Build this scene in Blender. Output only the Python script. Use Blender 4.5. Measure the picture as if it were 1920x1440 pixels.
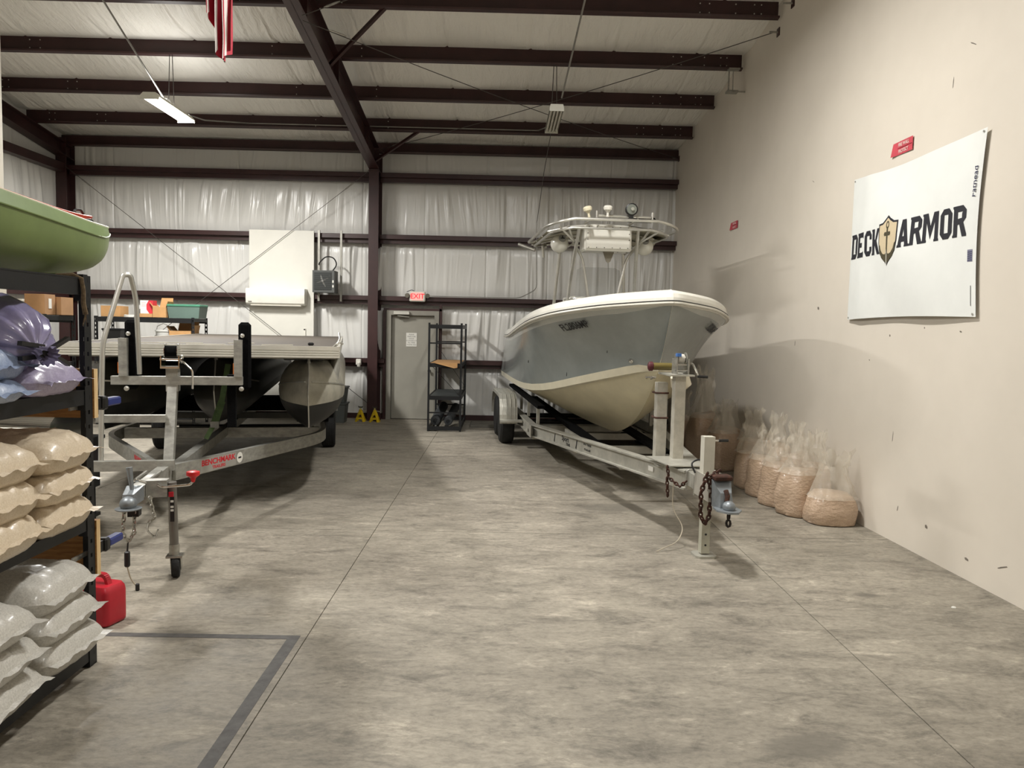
import bpy, math, random
from mathutils import Vector, Matrix, noise
R = math.radians
random.seed(7)
scene = bpy.context.scene
col = scene.collection
for o in list(bpy.data.objects):
    bpy.data.objects.remove(o)

# ---------------------------------------------------------------- camera
CAMH = 1.845
cam_d = bpy.data.cameras.new('camera')
cam_d.sensor_fit = 'HORIZONTAL'; cam_d.sensor_width = 36.0
cam_d.lens = 36.0 * 1442.0 / 1920.0
cam_d.clip_start = 0.05; cam_d.clip_end = 200
cam = bpy.data.objects.new('camera', cam_d); col.objects.link(cam)
rx = Vector((0.99970013, -0.01106628, 0.02184483))
ry = Vector((-0.0209937, 0.0719308, 0.99718866))
rz_ = -Vector((0.01260648, 0.99734823, -0.07167691))
cam.matrix_world = Matrix(((rx.x, ry.x, rz_.x, 0), (rx.y, ry.y, rz_.y, 0), (rx.z, ry.z, rz_.z, CAMH), (0, 0, 0, 1)))
scene.camera = cam

# ---------------------------------------------------------------- world, exposure
world = bpy.data.worlds.new('world'); scene.world = world
world.use_nodes = True
wb = world.node_tree.nodes['Background']
wb.inputs[0].default_value = (0.9, 0.95, 1.0, 1); wb.inputs[1].default_value = 0.02
scene.view_settings.view_transform = 'Standard'
scene.view_settings.look = 'None'
scene.view_settings.gamma = 1.0
scene.view_settings.exposure = 0.18
scene.view_settings.use_curve_mapping = False
LAMP_W = 185.0            # watts of one four-foot strip fixture
LAMP_COL = (1.0, 0.98, 0.945)

# ---------------------------------------------------------------- room numbers
YB = 15.45                # face of the back wall insulation
XL = -8.66                # left wall
YF = -5.0                 # wall behind the camera
def xr(y): return 3.735 - 0.0255 * y          # right wall, a touch out of square
PURLIN_Y = [15.25, 14.16, 12.874, 11.55, 10.164, 8.78, 7.4, 6.0, 4.6, 3.2, 1.8, .4, -1.0, -2.4, -3.8]
def zpb(y): return 5.166 + 0.1365 * (15.362 - y)      # underside of the purlins
PH = 0.255

# ---------------------------------------------------------------- mesh helpers
class MB:
    def __init__(s): s.v = []; s.f = []; s.m = []; s.cur = 0
    def add(s, vs, fs):
        o = len(s.v); s.v.extend([tuple(p) for p in vs])
        for q in fs: s.f.append(tuple(i + o for i in q)); s.m.append(s.cur)
        return s
    def boxmm(s, a, b):
        x0, y0, z0 = a; x1, y1, z1 = b
        return s.add([(x0,y0,z0),(x1,y0,z0),(x1,y1,z0),(x0,y1,z0),(x0,y0,z1),(x1,y0,z1),(x1,y1,z1),(x0,y1,z1)],
                     [(0,3,2,1),(4,5,6,7),(0,1,5,4),(1,2,6,5),(2,3,7,6),(3,0,4,7)])
    def box(s, c, d, rot=None):
        m = MB().boxmm((-d[0]/2,-d[1]/2,-d[2]/2),(d[0]/2,d[1]/2,d[2]/2))
        q = Matrix.Identity(3) if rot is None else rot
        return s.add([Vector(c) + q @ Vector(p) for p in m.v], m.f)
    def rbox(s, c, d, r=0.01, rot=None):
        # box with chamfered edges
        hx, hy, hz = d[0]/2, d[1]/2, d[2]/2; r = min(r, hx*.95, hy*.95, hz*.95)
        vs = []; ix = {}
        for sx in (-1,1):
            for sy in (-1,1):
                for sz in (-1,1):
                    for a in range(3):
                        p = [sx*(hx-r), sy*(hy-r), sz*(hz-r)]
                        p[a] = (sx*hx, sy*hy, sz*hz)[a]
                        ix[(sx,sy,sz,a)] = len(vs); vs.append(p)
        fs = []
        for a in range(3):
            b, c2 = (a+1)%3, (a+2)%3
            for sg in (-1,1):
                q = []
                for (u,w) in ((-1,-1),(1,-1),(1,1),(-1,1)):
                    k=[0,0,0]; k[a]=sg; k[b]=u; k[c2]=w; q.append(ix[(*k,a)])
                fs.append(tuple(q if sg>0 else q[::-1]))
                # edge chamfers shared between axis a (sign sg) and b (sign u)
                for u in (-1,1):
                    k0=[0,0,0]; k0[a]=sg; k0[b]=u; k0[c2]=-1
                    k1=list(k0); k1[c2]=1
                    q=[ix[(*k0,a)],ix[(*k1,a)],ix[(*k1,b)],ix[(*k0,b)]]
                    fs.append(tuple(q if sg*u<0 else q[::-1]))
        for sx in (-1,1):
            for sy in (-1,1):
                for sz in (-1,1):
                    q=[ix[(sx,sy,sz,a)] for a in range(3)]
                    fs.append(tuple(q if sx*sy*sz>0 else q[::-1]))
        q = Matrix.Identity(3) if rot is None else rot
        return s.add([Vector(c) + q @ Vector(p) for p in vs], fs)
    def bar(s, p0, p1, w, h, up=(0,0,1)):
        # rectangular bar: w across, h along 'up'
        p0, p1 = Vector(p0), Vector(p1); d = (p1-p0).normalized(); up = Vector(up)
        sd = d.cross(up)
        if sd.length < 1e-5: sd = d.cross(Vector((1,0,0)))
        sd.normalize(); u = sd.cross(d)
        vs = []
        for p in (p0,p1):
            for a,b in ((-1,-1),(1,-1),(1,1),(-1,1)): vs.append(p + sd*(a*w/2) + u*(b*h/2))
        return s.add(vs, [(3,2,1,0),(4,5,6,7),(0,1,5,4),(1,2,6,5),(2,3,7,6),(3,0,4,7)])
    def tube(s, pts, r, seg=10, closed=False, cap=True):
        pts = [Vector(p) for p in pts]; n = len(pts)
        rs = r if isinstance(r, (list,tuple)) else [r]*n
        ts = []
        for i in range(n):
            a = pts[(i-1)%n] if (closed or i>0) else pts[i]
            b = pts[(i+1)%n] if (closed or i<n-1) else pts[i]
            t = (b-a); t = t.normalized() if t.length>1e-9 else Vector((0,0,1)); ts.append(t)
        nrm = Vector((0,0,1)) if abs(ts[0].z)<.9 else Vector((1,0,0))
        vs = []
        for i in range(n):
            t = ts[i]; nrm = (nrm - t*nrm.dot(t))
            if nrm.length<1e-6: nrm = t.orthogonal()
            nrm.normalize(); b = t.cross(nrm)
            for k in range(seg):
                a = 2*math.pi*k/seg; vs.append(pts[i] + (nrm*math.cos(a)+b*math.sin(a))*rs[i])
        fs = []
        m = n if closed else n-1
        for i in range(m):
            for k in range(seg):
                j=(i+1)%n; fs.append((i*seg+k, i*seg+(k+1)%seg, j*seg+(k+1)%seg, j*seg+k))
        if cap and not closed:
            fs.append(tuple(range(seg))[::-1]); fs.append(tuple((n-1)*seg+k for k in range(seg)))
        return s.add(vs, fs)
    def cyl(s, p0, p1, r0, r1=None, seg=16):
        return s.tube([p0,p1],[r0, r0 if r1 is None else r1],seg)
    def lathe(s, prof, c=(0,0,0), ax=(0,0,1), seg=24):
        ax = Vector(ax).normalized(); c = Vector(c); u = ax.orthogonal().normalized(); w = ax.cross(u)
        vs = []; fs = []; n = len(prof)
        for (r,h) in prof:
            for k in range(seg):
                a = 2*math.pi*k/seg; vs.append(c + ax*h + (u*math.cos(a)+w*math.sin(a))*max(r,1e-4))
        for i in range(n-1):
            for k in range(seg): fs.append((i*seg+k,i*seg+(k+1)%seg,(i+1)*seg+(k+1)%seg,(i+1)*seg+k))
        fs.append(tuple(range(seg))[::-1]); fs.append(tuple((n-1)*seg+k for k in range(seg)))
        return s.add(vs, fs)
    def sphere(s, c, r, seg=20, rings=12, sc=(1,1,1)):
        vs=[]; fs=[]; c=Vector(c)
        for i in range(rings+1):
            th=math.pi*i/rings
            for k in range(seg):
                a=2*math.pi*k/seg
                vs.append(c+Vector((math.sin(th)*math.cos(a)*r*sc[0],math.sin(th)*math.sin(a)*r*sc[1],math.cos(th)*r*sc[2])))
        for i in range(rings):
            for k in range(seg): fs.append((i*seg+k,(i+1)*seg+k,(i+1)*seg+(k+1)%seg,i*seg+(k+1)%seg))
        return s.add(vs,fs)
    def prism(s, poly, o, u, v, depth):
        # polygon in the plane (u,v) at o, extruded by depth along u x v
        o,u,v=Vector(o),Vector(u),Vector(v); w=u.cross(v).normalized()*depth; n=len(poly)
        vs=[o+u*a+v*b for a,b in poly]+[o+u*a+v*b+w for a,b in poly]
        fs=[tuple(range(n))[::-1],tuple(range(n,2*n))]+[(i,(i+1)%n,n+(i+1)%n,n+i) for i in range(n)]
        return s.add(vs,fs)
    def grid(s, fn, nu, nv, wrapu=False, flip=False):
        vs=[fn(i/(nu if wrapu else nu-1), j/(nv-1)) for j in range(nv) for i in range(nu)]; fs=[]
        for j in range(nv-1):
            for i in range(nu if wrapu else nu-1):
                k=(i+1)%nu; q=(j*nu+i,j*nu+k,(j+1)*nu+k,(j+1)*nu+i); fs.append(q[::-1] if flip else q)
        return s.add(vs,fs)
    def move(s, d):
        d=Vector(d); s.v=[tuple(Vector(p)+d) for p in s.v]; return s
    def xf(s, M):
        s.v=[tuple(M@Vector(p)) for p in s.v]; return s
    def build(s, name, mat, parent=None, smooth=35, world=False):
        me = bpy.data.meshes.new(name); off = Vector((0,0,0))
        if parent is not None and world:
            inv = wmat(parent).inverted(); vs = [inv @ Vector(p) for p in s.v]
        else: vs = s.v
        me.from_pydata([tuple(p) for p in vs], [], s.f)
        mats = mat if isinstance(mat,(list,tuple)) else [mat]
        for m in mats: me.materials.append(m)
        if len(mats)>1: me.polygons.foreach_set('material_index', s.m)
        if smooth:
            me.polygons.foreach_set('use_smooth', [True]*len(me.polygons))
            if smooth<180: me.set_sharp_from_angle(angle=R(smooth))
        me.validate(); me.update()
        o = bpy.data.objects.new(name, me); col.objects.link(o)
        if parent is not None: o.parent = parent
        return o

def wmat(o):
    m = Matrix.LocRotScale(o.location, o.rotation_euler, o.scale)
    return (wmat(o.parent) @ m) if o.parent else m
def tag(o, label=None, cat=None, group=None, kind=None):
    if label: o['label']=label
    if cat: o['category']=cat
    if group: o['group']=group
    if kind: o['kind']=kind
    return o
def thing(name, label, cat, loc=(0,0,0), rz=0, group=None):
    o = bpy.data.objects.new(name, None); o.empty_display_size=.05; col.objects.link(o)
    o.location=loc; o.rotation_euler=(0,0,rz)
    return tag(o,label,cat,group)
def copy_tree(o, parent=None):
    c=o.copy(); col.objects.link(c)
    if parent: c.parent=parent
    for ch in [x for x in bpy.data.objects if x.parent==o]: copy_tree(ch,c)
    return c
def interp(tab, x):
    if x<=tab[0][0]: return tab[0][1]
    for (a,va),(b,vb) in zip(tab,tab[1:]):
        if x<=b:
            t=(x-a)/(b-a); return va+(vb-va)*t
    return tab[-1][1]
def sinterp(tab, x):
    # smooth (Catmull-Rom) table lookup
    n=len(tab)
    if x<=tab[0][0]: return tab[0][1]
    if x>=tab[-1][0]: return tab[-1][1]
    for i in range(n-1):
        if x<=tab[i+1][0]:
            x0,y0=tab[i]; x1,y1=tab[i+1]; h=x1-x0; t=(x-x0)/h
            m0=(tab[i+1][1]-tab[i-1][1])/(tab[i+1][0]-tab[i-1][0]) if i>0 else (y1-y0)/h
            m1=(tab[i+2][1]-tab[i][1])/(tab[i+2][0]-tab[i][0]) if i<n-2 else (y1-y0)/h
            return (2*t**3-3*t*t+1)*y0+(t**3-2*t*t+t)*h*m0+(-2*t**3+3*t*t)*y1+(t**3-t*t)*h*m1
def round_path(pts, r, n=5):
    # polyline with rounded corners
    pts=[Vector(p) for p in pts]; out=[pts[0]]
    for i in range(1,len(pts)-1):
        a,b,c=pts[i-1],pts[i],pts[i+1]; d0=(a-b); d1=(c-b); k=min(r,d0.length*.45,d1.length*.45)
        p0=b+d0.normalized()*k; p1=b+d1.normalized()*k
        for j in range(n+1):
            t=j/n; out.append(p0*(1-t)**2+b*2*t*(1-t)+p1*t*t)
    out.append(pts[-1]); return out
def nz(*p): return noise.noise(Vector(p if len(p)==3 else (*p,0)))
def chain(mb, pts, link=.035, wire=.0045, wid=.5):
    # oval links along a polyline
    pts=[Vector(p) for p in pts]; seg=[]; L=0
    for a,b in zip(pts,pts[1:]): seg.append((L,a,b)); L+=(b-a).length
    n=max(1,int(L/(link*.72)))
    for k in range(n):
        s=(k+.5)*L/n
        for (l0,a,b) in seg[::-1]:
            if s>=l0: break
        d=(b-a).normalized(); c=a+d*(s-l0); q=d.orthogonal().normalized()
        if k%2: q=d.cross(q)
        ring=[c+d*(math.cos(2*math.pi*i/8)*link*.5)+q*(math.sin(2*math.pi*i/8)*link*.5*wid) for i in range(8)]
        mb.tube(ring,wire,5,closed=True)
    return mb

# ---------------------------------------------------------------- materials
def srgb(r,g,b):
    f=lambda c:(c/255/12.92 if c/255<=.04045 else ((c/255+.055)/1.055)**2.4)
    return (f(r),f(g),f(b),1)
MATS={}
def mat(name, c=(200,200,200), rough=.5, metal=0.0, var=.08, vscale=6.0, bump=0.0, bscale=40.0, spec=.5, stretch=(1,1,1), coat=0.0, c2=None, alpha=1.0, trans=0.0, lin=False):
    if name in MATS: return MATS[name]
    m=bpy.data.materials.new(name); m.use_nodes=True; nt=m.node_tree; N=nt.nodes; L=nt.links
    b=N['Principled BSDF']; base=c if lin else srgb(*c)
    b.inputs['Roughness'].default_value=rough; b.inputs['Metallic'].default_value=metal
    b.inputs['Specular IOR Level'].default_value=spec
    if coat: b.inputs['Coat Weight'].default_value=coat; b.inputs['Coat Roughness'].default_value=.15
    if trans: b.inputs['Transmission Weight'].default_value=trans
    b.inputs['Alpha'].default_value=alpha
    tc=N.new('ShaderNodeTexCoord'); mp=N.new('ShaderNodeMapping'); mp.inputs['Scale'].default_value=stretch
    L.new(tc.outputs['Object'],mp.inputs['Vector'])
    if var or c2:
        t=N.new('ShaderNodeTexNoise'); t.inputs['Scale'].default_value=vscale; t.inputs['Detail'].default_value=6; t.inputs['Roughness'].default_value=.62
        L.new(mp.outputs[0],t.inputs['Vector'])
        cr=N.new('ShaderNodeValToRGB'); e=cr.color_ramp.elements
        e[0].position=.3; e[1].position=.7
        d=srgb(*c2) if c2 else tuple(x*(1-2*var) for x in base[:3])+(1,)
        hi=base if c2 else tuple(min(1,x*(1+var)) for x in base[:3])+(1,)
        e[0].color=d; e[1].color=hi
        L.new(t.outputs['Fac'],cr.inputs['Fac']); L.new(cr.outputs['Color'],b.inputs['Base Color'])
    else: b.inputs['Base Color'].default_value=base
    if bump:
        t2=N.new('ShaderNodeTexNoise'); t2.inputs['Scale'].default_value=bscale; t2.inputs['Detail'].default_value=5
        L.new(mp.outputs[0],t2.inputs['Vector'])
        bp=N.new('ShaderNodeBump'); bp.inputs['Strength'].default_value=bump; bp.inputs['Distance'].default_value=.02
        L.new(t2.outputs['Fac'],bp.inputs['Height']); L.new(bp.outputs['Normal'],b.inputs['Normal'])
    MATS[name]=m; return m
def emit(name, c, s, extra=None):
    m=bpy.data.materials.new(name); m.use_nodes=True; b=m.node_tree.nodes['Principled BSDF']
    b.inputs['Base Color'].default_value=(*c[:3],1); b.inputs['Emission Color'].default_value=(*c[:3],1); b.inputs['Emission Strength'].default_value=s
    MATS[name]=m; return m
STEEL=mat('red_oxide_steel',(56,30,29),rough=.42,var=.15,vscale=3,spec=.5)
GALV=mat('galvanised_steel',(168,166,158),rough=.42,metal=.75,var=.16,vscale=9,stretch=(1,1,3))
ALU=mat('aluminium',(205,203,196),rough=.33,metal=.8,var=.08,vscale=8)
ALUB=mat('weathered_aluminium',(176,174,165),rough=.45,metal=.7,var=.14,vscale=7)
CHROME=mat('chrome',(215,215,212),rough=.12,metal=1,var=.03)
BLK=mat('black_powder_coat',(20,21,23),rough=.48,var=.15,vscale=5,spec=.4)
RUB=mat('black_rubber',(17,17,17),rough=.75,var=.15,vscale=14,bump=.2,bscale=60)
BLKC=mat('black_carpet',(10,10,11),rough=.95,var=.2,vscale=40,bump=.4,bscale=150,spec=.1)
BLKP=mat('black_plastic',(22,22,23),rough=.4,var=.1)
WHT=mat('white_plastic',(226,223,212),rough=.35,var=.03)
WPAINT=mat('white_paint',(219,217,207),rough=.5,var=.03,vscale=2)
GREYD=mat('grey_door_paint',(150,147,136),rough=.5,var=.05,vscale=2)
PAPER=mat('paper',(218,216,208),rough=.8,var=.02)
INK=mat('black_ink',(18,18,22),rough=.6,var=0)
RUST=mat('rusty_iron',(86,52,38),rough=.8,metal=.3,c2=(38,27,22),vscale=30)
REDP=mat('red_plastic',(178,28,44),rough=.38,var=.07,vscale=5)
WOOD=mat('pine_board',(176,128,70),rough=.6,c2=(128,84,38),vscale=5,stretch=(1.5,14,14))
WOODL=mat('pale_pine',(222,194,148),rough=.65,c2=(200,168,118),vscale=8,stretch=(6,6,1))
CARD=mat('cardboard',(160,122,84),rough=.85,var=.08,vscale=4)
CARD2=mat('tan_cardboard',(182,140,92),rough=.85,var=.08,vscale=5)
YEL=mat('yellow_paint',(214,182,24),rough=.4,var=.08)
CONDUIT=mat('conduit_metal',(150,148,142),rough=.4,metal=.6,var=.1)
CABLE=mat('steel_cable',(90,86,82),rough=.45,metal=.6,var=.1)
def text_obj(name, txt, size, m, M, parent=None, depth=.0008, align='CENTER', bold=0.0, sx=1.0):
    cu=bpy.data.curves.new(name,'FONT'); cu.body=txt; cu.size=size; cu.align_x=align; cu.align_y='CENTER'; cu.extrude=depth; cu.offset=bold; cu.resolution_u=3
    o=bpy.data.objects.new(name,cu); col.objects.link(o)
    dg=bpy.context.evaluated_depsgraph_get(); me=bpy.data.meshes.new_from_object(o.evaluated_get(dg))
    bpy.data.objects.remove(o)
    if sx!=1.0:
        for v in me.vertices: v.co.x*=sx
    me.transform(M if parent is None else wmat(parent).inverted()@M); me.materials.clear(); me.materials.append(m)
    o=bpy.data.objects.new(name,me); col.objects.link(o)
    if parent: o.parent=parent
    return o
def frame(o,x,y):
    x=Vector(x).normalized(); y=Vector(y); z=x.cross(y).normalized(); y=z.cross(x)
    return Matrix(((x.x,y.x,z.x,o[0]),(x.y,y.y,z.y,o[1]),(x.z,y.z,z.z,o[2]),(0,0,0,1)))
# ================================================================ room shell
def node_mat(name):
    m=bpy.data.materials.new(name); m.use_nodes=True; MATS[name]=m
    return m, m.node_tree.nodes, m.node_tree.links, m.node_tree.nodes['Principled BSDF']
def ramp(N, stops):
    cr=N.new('ShaderNodeValToRGB'); e=cr.color_ramp.elements
    while len(e)<len(stops): e.new(.5)
    for el,(p,c) in zip(e,stops): el.position=p; el.color=c
    return cr
def tex(N,L,src,scale,detail=6,rough=.6,dist=0.0,st=(1,1,1),rot=(0,0,0),loc=(0,0,0)):
    mp=N.new('ShaderNodeMapping'); mp.inputs['Scale'].default_value=st; mp.inputs['Rotation'].default_value=rot; mp.inputs['Location'].default_value=loc
    L.new(src,mp.inputs['Vector']); t=N.new('ShaderNodeTexNoise'); t.inputs['Scale'].default_value=scale; t.inputs['Detail'].default_value=detail
    t.inputs['Roughness'].default_value=rough; t.inputs['Distortion'].default_value=dist; L.new(mp.outputs[0],t.inputs['Vector']); return t
def mix(N,L,a,b,fac,mode='MIX'):
    n=N.new('ShaderNodeMix'); n.data_type='RGBA'; n.blend_type=mode
    if isinstance(fac,(int,float)): n.inputs[0].default_value=fac
    else: L.new(fac,n.inputs[0])
    for k,x in ((6,a),(7,b)):
        if isinstance(x,tuple): n.inputs[k].default_value=x
        else: L.new(x,n.inputs[k])
    return n.outputs[2]
g=lambda v:(v,v,v,1)
# concrete: trowelled slab, pale worn streaks over grey
FLOOR,N,L,B=node_mat('trowelled_concrete')
tc=N.new('ShaderNodeTexCoord').outputs['Object']
t1=tex(N,L,tc,.55,5,.55)
c1=ramp(N,[(.28,srgb(121,115,104)),(.74,srgb(161,154,140))]); L.new(t1.outputs['Fac'],c1.inputs['Fac'])
t2=tex(N,L,tc,3.4,14,.78,.55,(.75,1.75,1),(0,0,.12))
c2=ramp(N,[(.36,g(.34)),(.48,g(.48)),(.57,g(.53)),(.62,g(.68)),(.70,g(.84))]); L.new(t2.outputs['Fac'],c2.inputs['Fac'])
t3=tex(N,L,tc,2.4,14,.80,.7,(.8,1.8,1),(0,0,-.3),(3.1,1.7,0))
c3=ramp(N,[(.32,g(.18)),(.42,g(.36)),(.5,g(.5)),(.75,g(.55))]); L.new(t3.outputs['Fac'],c3.inputs['Fac'])
t4=tex(N,L,tc,24,9,.72,.4,(.8,1.4,1))
c4=ramp(N,[(.3,g(.34)),(.5,g(.5)),(.7,g(.62))]); L.new(t4.outputs['Fac'],c4.inputs['Fac'])
x=mix(N,L,c1.outputs[0],c2.outputs[0],.9,'OVERLAY'); x=mix(N,L,x,c3.outputs[0],.85,'OVERLAY'); x=mix(N,L,x,c4.outputs[0],.9,'OVERLAY')
# damp stains with a shape of their own: (x, y, rx, ry, angle)
for (sx,sy,ax,ay,an) in [(1.22,7.5,.55,.2,.12),(3.0,3.42,.16,.1,0),(2.5,5.05,.1,.06,0),(1.35,3.15,.22,.12,.3),(-1.75,4.2,.25,.1,.1)]:
    mp=N.new('ShaderNodeMapping'); mp.vector_type='TEXTURE'; mp.inputs['Location'].default_value=(sx,sy,0); mp.inputs['Rotation'].default_value=(0,0,an); mp.inputs['Scale'].default_value=(ax,ay,50)
    tw=mix(N,L,tc,tex(N,L,tc,3.2,4).outputs['Color'],.06)
    L.new(tw,mp.inputs['Vector']); gr=N.new('ShaderNodeTexGradient'); gr.gradient_type='SPHERICAL'; L.new(mp.outputs[0],gr.inputs['Vector'])
    cr=ramp(N,[(.0,g(0)),(.35,g(.55)),(1,g(.7))]); L.new(gr.outputs['Fac'],cr.inputs['Fac'])
    x=mix(N,L,x,srgb(96,92,84),cr.outputs[0])
L.new(x,B.inputs['Base Color']); B.inputs['Specular IOR Level'].default_value=.35
rr=ramp(N,[(.3,g(.5)),(.7,g(.72))]); L.new(t2.outputs['Fac'],rr.inputs['Fac']); L.new(rr.outputs[0],B.inputs['Roughness'])
bp=N.new('ShaderNodeBump'); bp.inputs['Strength'].default_value=.12; bp.inputs['Distance'].default_value=.01; L.new(t2.outputs['Fac'],bp.inputs['Height']); L.new(bp.outputs[0],B.inputs['Normal'])
JOINT=mat('joint_filler',(96,91,82),rough=.9,var=.1)
fb=MB().boxmm((XL-.3,YF-.3,-.3),(4.2,YB+.3,-.012)).build('floor',JOINT); tag(fb,kind='structure')
fb['label']='grey trowelled concrete warehouse floor cut by straight joints'
gx=[XL-.3,-4.4,-1.125,2.07,4.2]; gy=[YF-.3,.9,6.86,12.9,YB+.3]
for i in range(4):
    for j in range(4):
        e=.003
        MB().boxmm((gx[i]+e,gy[j]+e,-.05),(gx[i+1]-e,gy[j+1]-e,0)).build('slab',FLOOR,fb,smooth=0)
# faded tape marking on the slab
TAPE=mat('worn_grey_tape',(92,90,88),rough=.7,c2=(66,64,62),vscale=14)
ft=thing('floor_tape','worn grey tape corner marked on the concrete beside the rack','tape',(-1.2,4.4,0))
MB().boxmm((-2.75,4.405,.0002),(-1.165,4.46,.0016)).build('tape_strip',TAPE,ft,world=True,smooth=0)
MB().boxmm((-1.232,1.0,.0002),(-1.165,4.405,.0016)).build('tape_strip',TAPE,ft,world=True,smooth=0)

# painted drywall partition on the right
DRY,N,L,B=node_mat('painted_drywall'); tc=N.new('ShaderNodeTexCoord').outputs['Object']
t1=tex(N,L,tc,.8,4); c1=ramp(N,[(.3,srgb(210,202,189)),(.7,srgb(219,211,198))]); L.new(t1.outputs['Fac'],c1.inputs['Fac'])
t2=tex(N,L,tc,3.2,2,.5,0,(1,1,1),(0,0,0),(5,2,1)); c2=ramp(N,[(.795,g(0)),(.83,g(.55))]); L.new(t2.outputs['Fac'],c2.inputs['Fac'])
x=mix(N,L,c1.outputs[0],srgb(150,142,130),c2.outputs[0]); L.new(x,B.inputs['Base Color']); B.inputs['Roughness'].default_value=.62; B.inputs['Specular IOR Level'].default_value=.3
t3=tex(N,L,tc,90,2); bp=N.new('ShaderNodeBump'); bp.inputs['Strength'].default_value=.05; bp.inputs['Distance'].default_value=.004; L.new(t3.outputs['Fac'],bp.inputs['Height']); L.new(bp.outputs[0],B.inputs['Normal'])
def wallquad(y0,y1,z1): 
    a=[(xr(y0),y0),(xr(y1),y1),(xr(y1)+.15,y1),(xr(y0)+.15,y0)]
    return MB().add([(p[0],p[1],-.05) for p in a]+[(a[0][0],a[0][1],z1(y0)),(a[1][0],a[1][1],z1(y1)),(a[2][0],a[2][1],z1(y1)),(a[3][0],a[3][1],z1(y0))],
                    [(0,1,2,3)[::-1],(4,5,6,7),(0,4,5,1)[::-1],(1,2,6,5),(2,3,7,6),(3,0,4,7)])
wr=wallquad(YF,YB+.2,lambda y:zpb(y)+PH+.06).build('wall_right',DRY,smooth=0); tag(wr,'tall off-white painted drywall partition',kind='structure')
SCUFF=mat('wall_scuff',(120,112,102),rough=.9,var=.1)
for (y,z,a,b,an) in [(6.3,.27,.04,.028,.2),(6.75,.32,.012,.05,.3),(5.35,.22,.12,.01,-.4),(5.75,.16,.05,.02,.1),(6.07,4.12,.09,.008,.5),(6.3,3.9,.01,.08,.1),(7.75,2.35,.012,.09,.2),(8.6,2.15,.05,.03,.3),(8.9,3.6,.06,.006,.5),(7.05,1.86,.02,.02,0),(6.0,1.9,.03,.012,.2),(6.9,.95,.008,.09,.1),(9.2,1.75,.012,.06,.2),(5.2,2.3,.016,.03,0),(6.5,1.93,.014,.014,0),(7.4,1.62,.02,.01,.4)]:
    p=[(-a/2,-b/2),(a*.3,-b*.6),(a/2,b*.1),(a*.1,b/2),(-a*.45,b*.2)]
    c,s_=math.cos(an),math.sin(an)
    MB().prism([(u*c-v*s_,u*s_+v*c) for u,v in p],(xr(y)-.0012,y,z),(0,1,0),(0,0,1),.001).build('scuff_mark',SCUFF,wr,smooth=0)

# vinyl-faced insulation
VIN,N,L,B=node_mat('white_vinyl_insulation'); tc=N.new('ShaderNodeTexCoord').outputs['Object']
B.inputs['Base Color'].default_value=srgb(222,221,216); B.inputs['Roughness'].default_value=.26; B.inputs['Specular IOR Level'].default_value=.5
t1=tex(N,L,tc,8,4,.5,.4,(1,1,.10)); t2=tex(N,L,tc,1.5,3,.5,0,(1,1,.6))
mlt=N.new('ShaderNodeMath'); mlt.operation='MULTIPLY'; L.new(t1.outputs['Fac'],mlt.inputs[0]); L.new(t2.outputs['Fac'],mlt.inputs[1])
bp=N.new('ShaderNodeBump'); bp.inputs['Strength'].default_value=.4; bp.inputs['Distance'].default_value=.05; L.new(mlt.outputs[0],bp.inputs['Height']); L.new(bp.outputs[0],B.inputs['Normal'])
VINC,N,L,B=node_mat('white_vinyl_roof_insulation'); tc=N.new('ShaderNodeTexCoord').outputs['Object']
B.inputs['Base Color'].default_value=srgb(234,231,223); B.inputs['Roughness'].default_value=.42; B.inputs['Specular IOR Level'].default_value=.4
t1=tex(N,L,tc,9,5,.6,.6,(1,.14,1),(0,0,.10)); t2=tex(N,L,tc,1.1,3,.5)
mlt=N.new('ShaderNodeMath'); mlt.operation='MULTIPLY'; L.new(t1.outputs['Fac'],mlt.inputs[0]); L.new(t2.outputs['Fac'],mlt.inputs[1])
bp=N.new('ShaderNodeBump'); bp.inputs['Strength'].default_value=1.0; bp.inputs['Distance'].default_value=.07; L.new(mlt.outputs[0],bp.inputs['Height']); L.new(bp.outputs[0],B.inputs['Normal'])
GZ=[1.12,2.345,3.535,4.715]          # girt centres
def fold(x,z):
    # pleats hanging from each girt, strongest just below it
    k=0
    for q in GZ+[5.3]:
        if z<q: k=q; break
    if k==0: k=5.5
    below=min(1,max(0,(k-z)/1.2))
    sh=x+.34*below*nz(x*.6,k*3.1)+.03*below
    a=.7*abs(nz(sh*.9,k*5,z*.2))+1.9*max(0,nz(sh*3.0,k*9,z*.3)-.12)+1.7*max(0,nz(sh*7.5,k*2,z*.4)-.16)+1.0*max(0,nz(sh*17,k*4,z*.6)-.2)
    msk=.30+.9*max(0,min(1,.5+1.6*nz(x*.55,k*1.7,3)))
    if k>5: msk*=.45
    return .058*a*msk*(.35+.65*math.sin(math.pi*min(1,below*.9+.1)))
def bwall(u,v):
    x=XL-.1+u*(3.75-XL); z=v*5.75
    d=fold(x,z)
    near=min([abs(z-q) for q in GZ])
    pinch=max(0,1-near/.22)
    # seams between blanket rolls
    sx=(x+2.2)%1.22; sm=.02*math.exp(-((sx-.61)/.012)**2)
    return (x,YB-.02-d*(1-pinch*.8)-.05*(1-pinch)+sm,z)
wb_=MB().grid(bwall,1000,84).build('wall_back',VIN,smooth=180); tag(wb_,'back wall of white pleated vinyl insulation behind dark red girts',kind='structure')
MB().boxmm((XL-.3,YB+.02,-.05),(4.0,YB+.2,5.9)).build('wall_sheet',WPAINT,wb_,smooth=0)
def lwall(u,v):
    y=YF-.1+u*(YB+.1-YF); z=v*8.6; d=fold(y+40,min(z,5.4)) if z<5.4 else 0
    return (XL+.03+d*.8,y,z)
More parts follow.
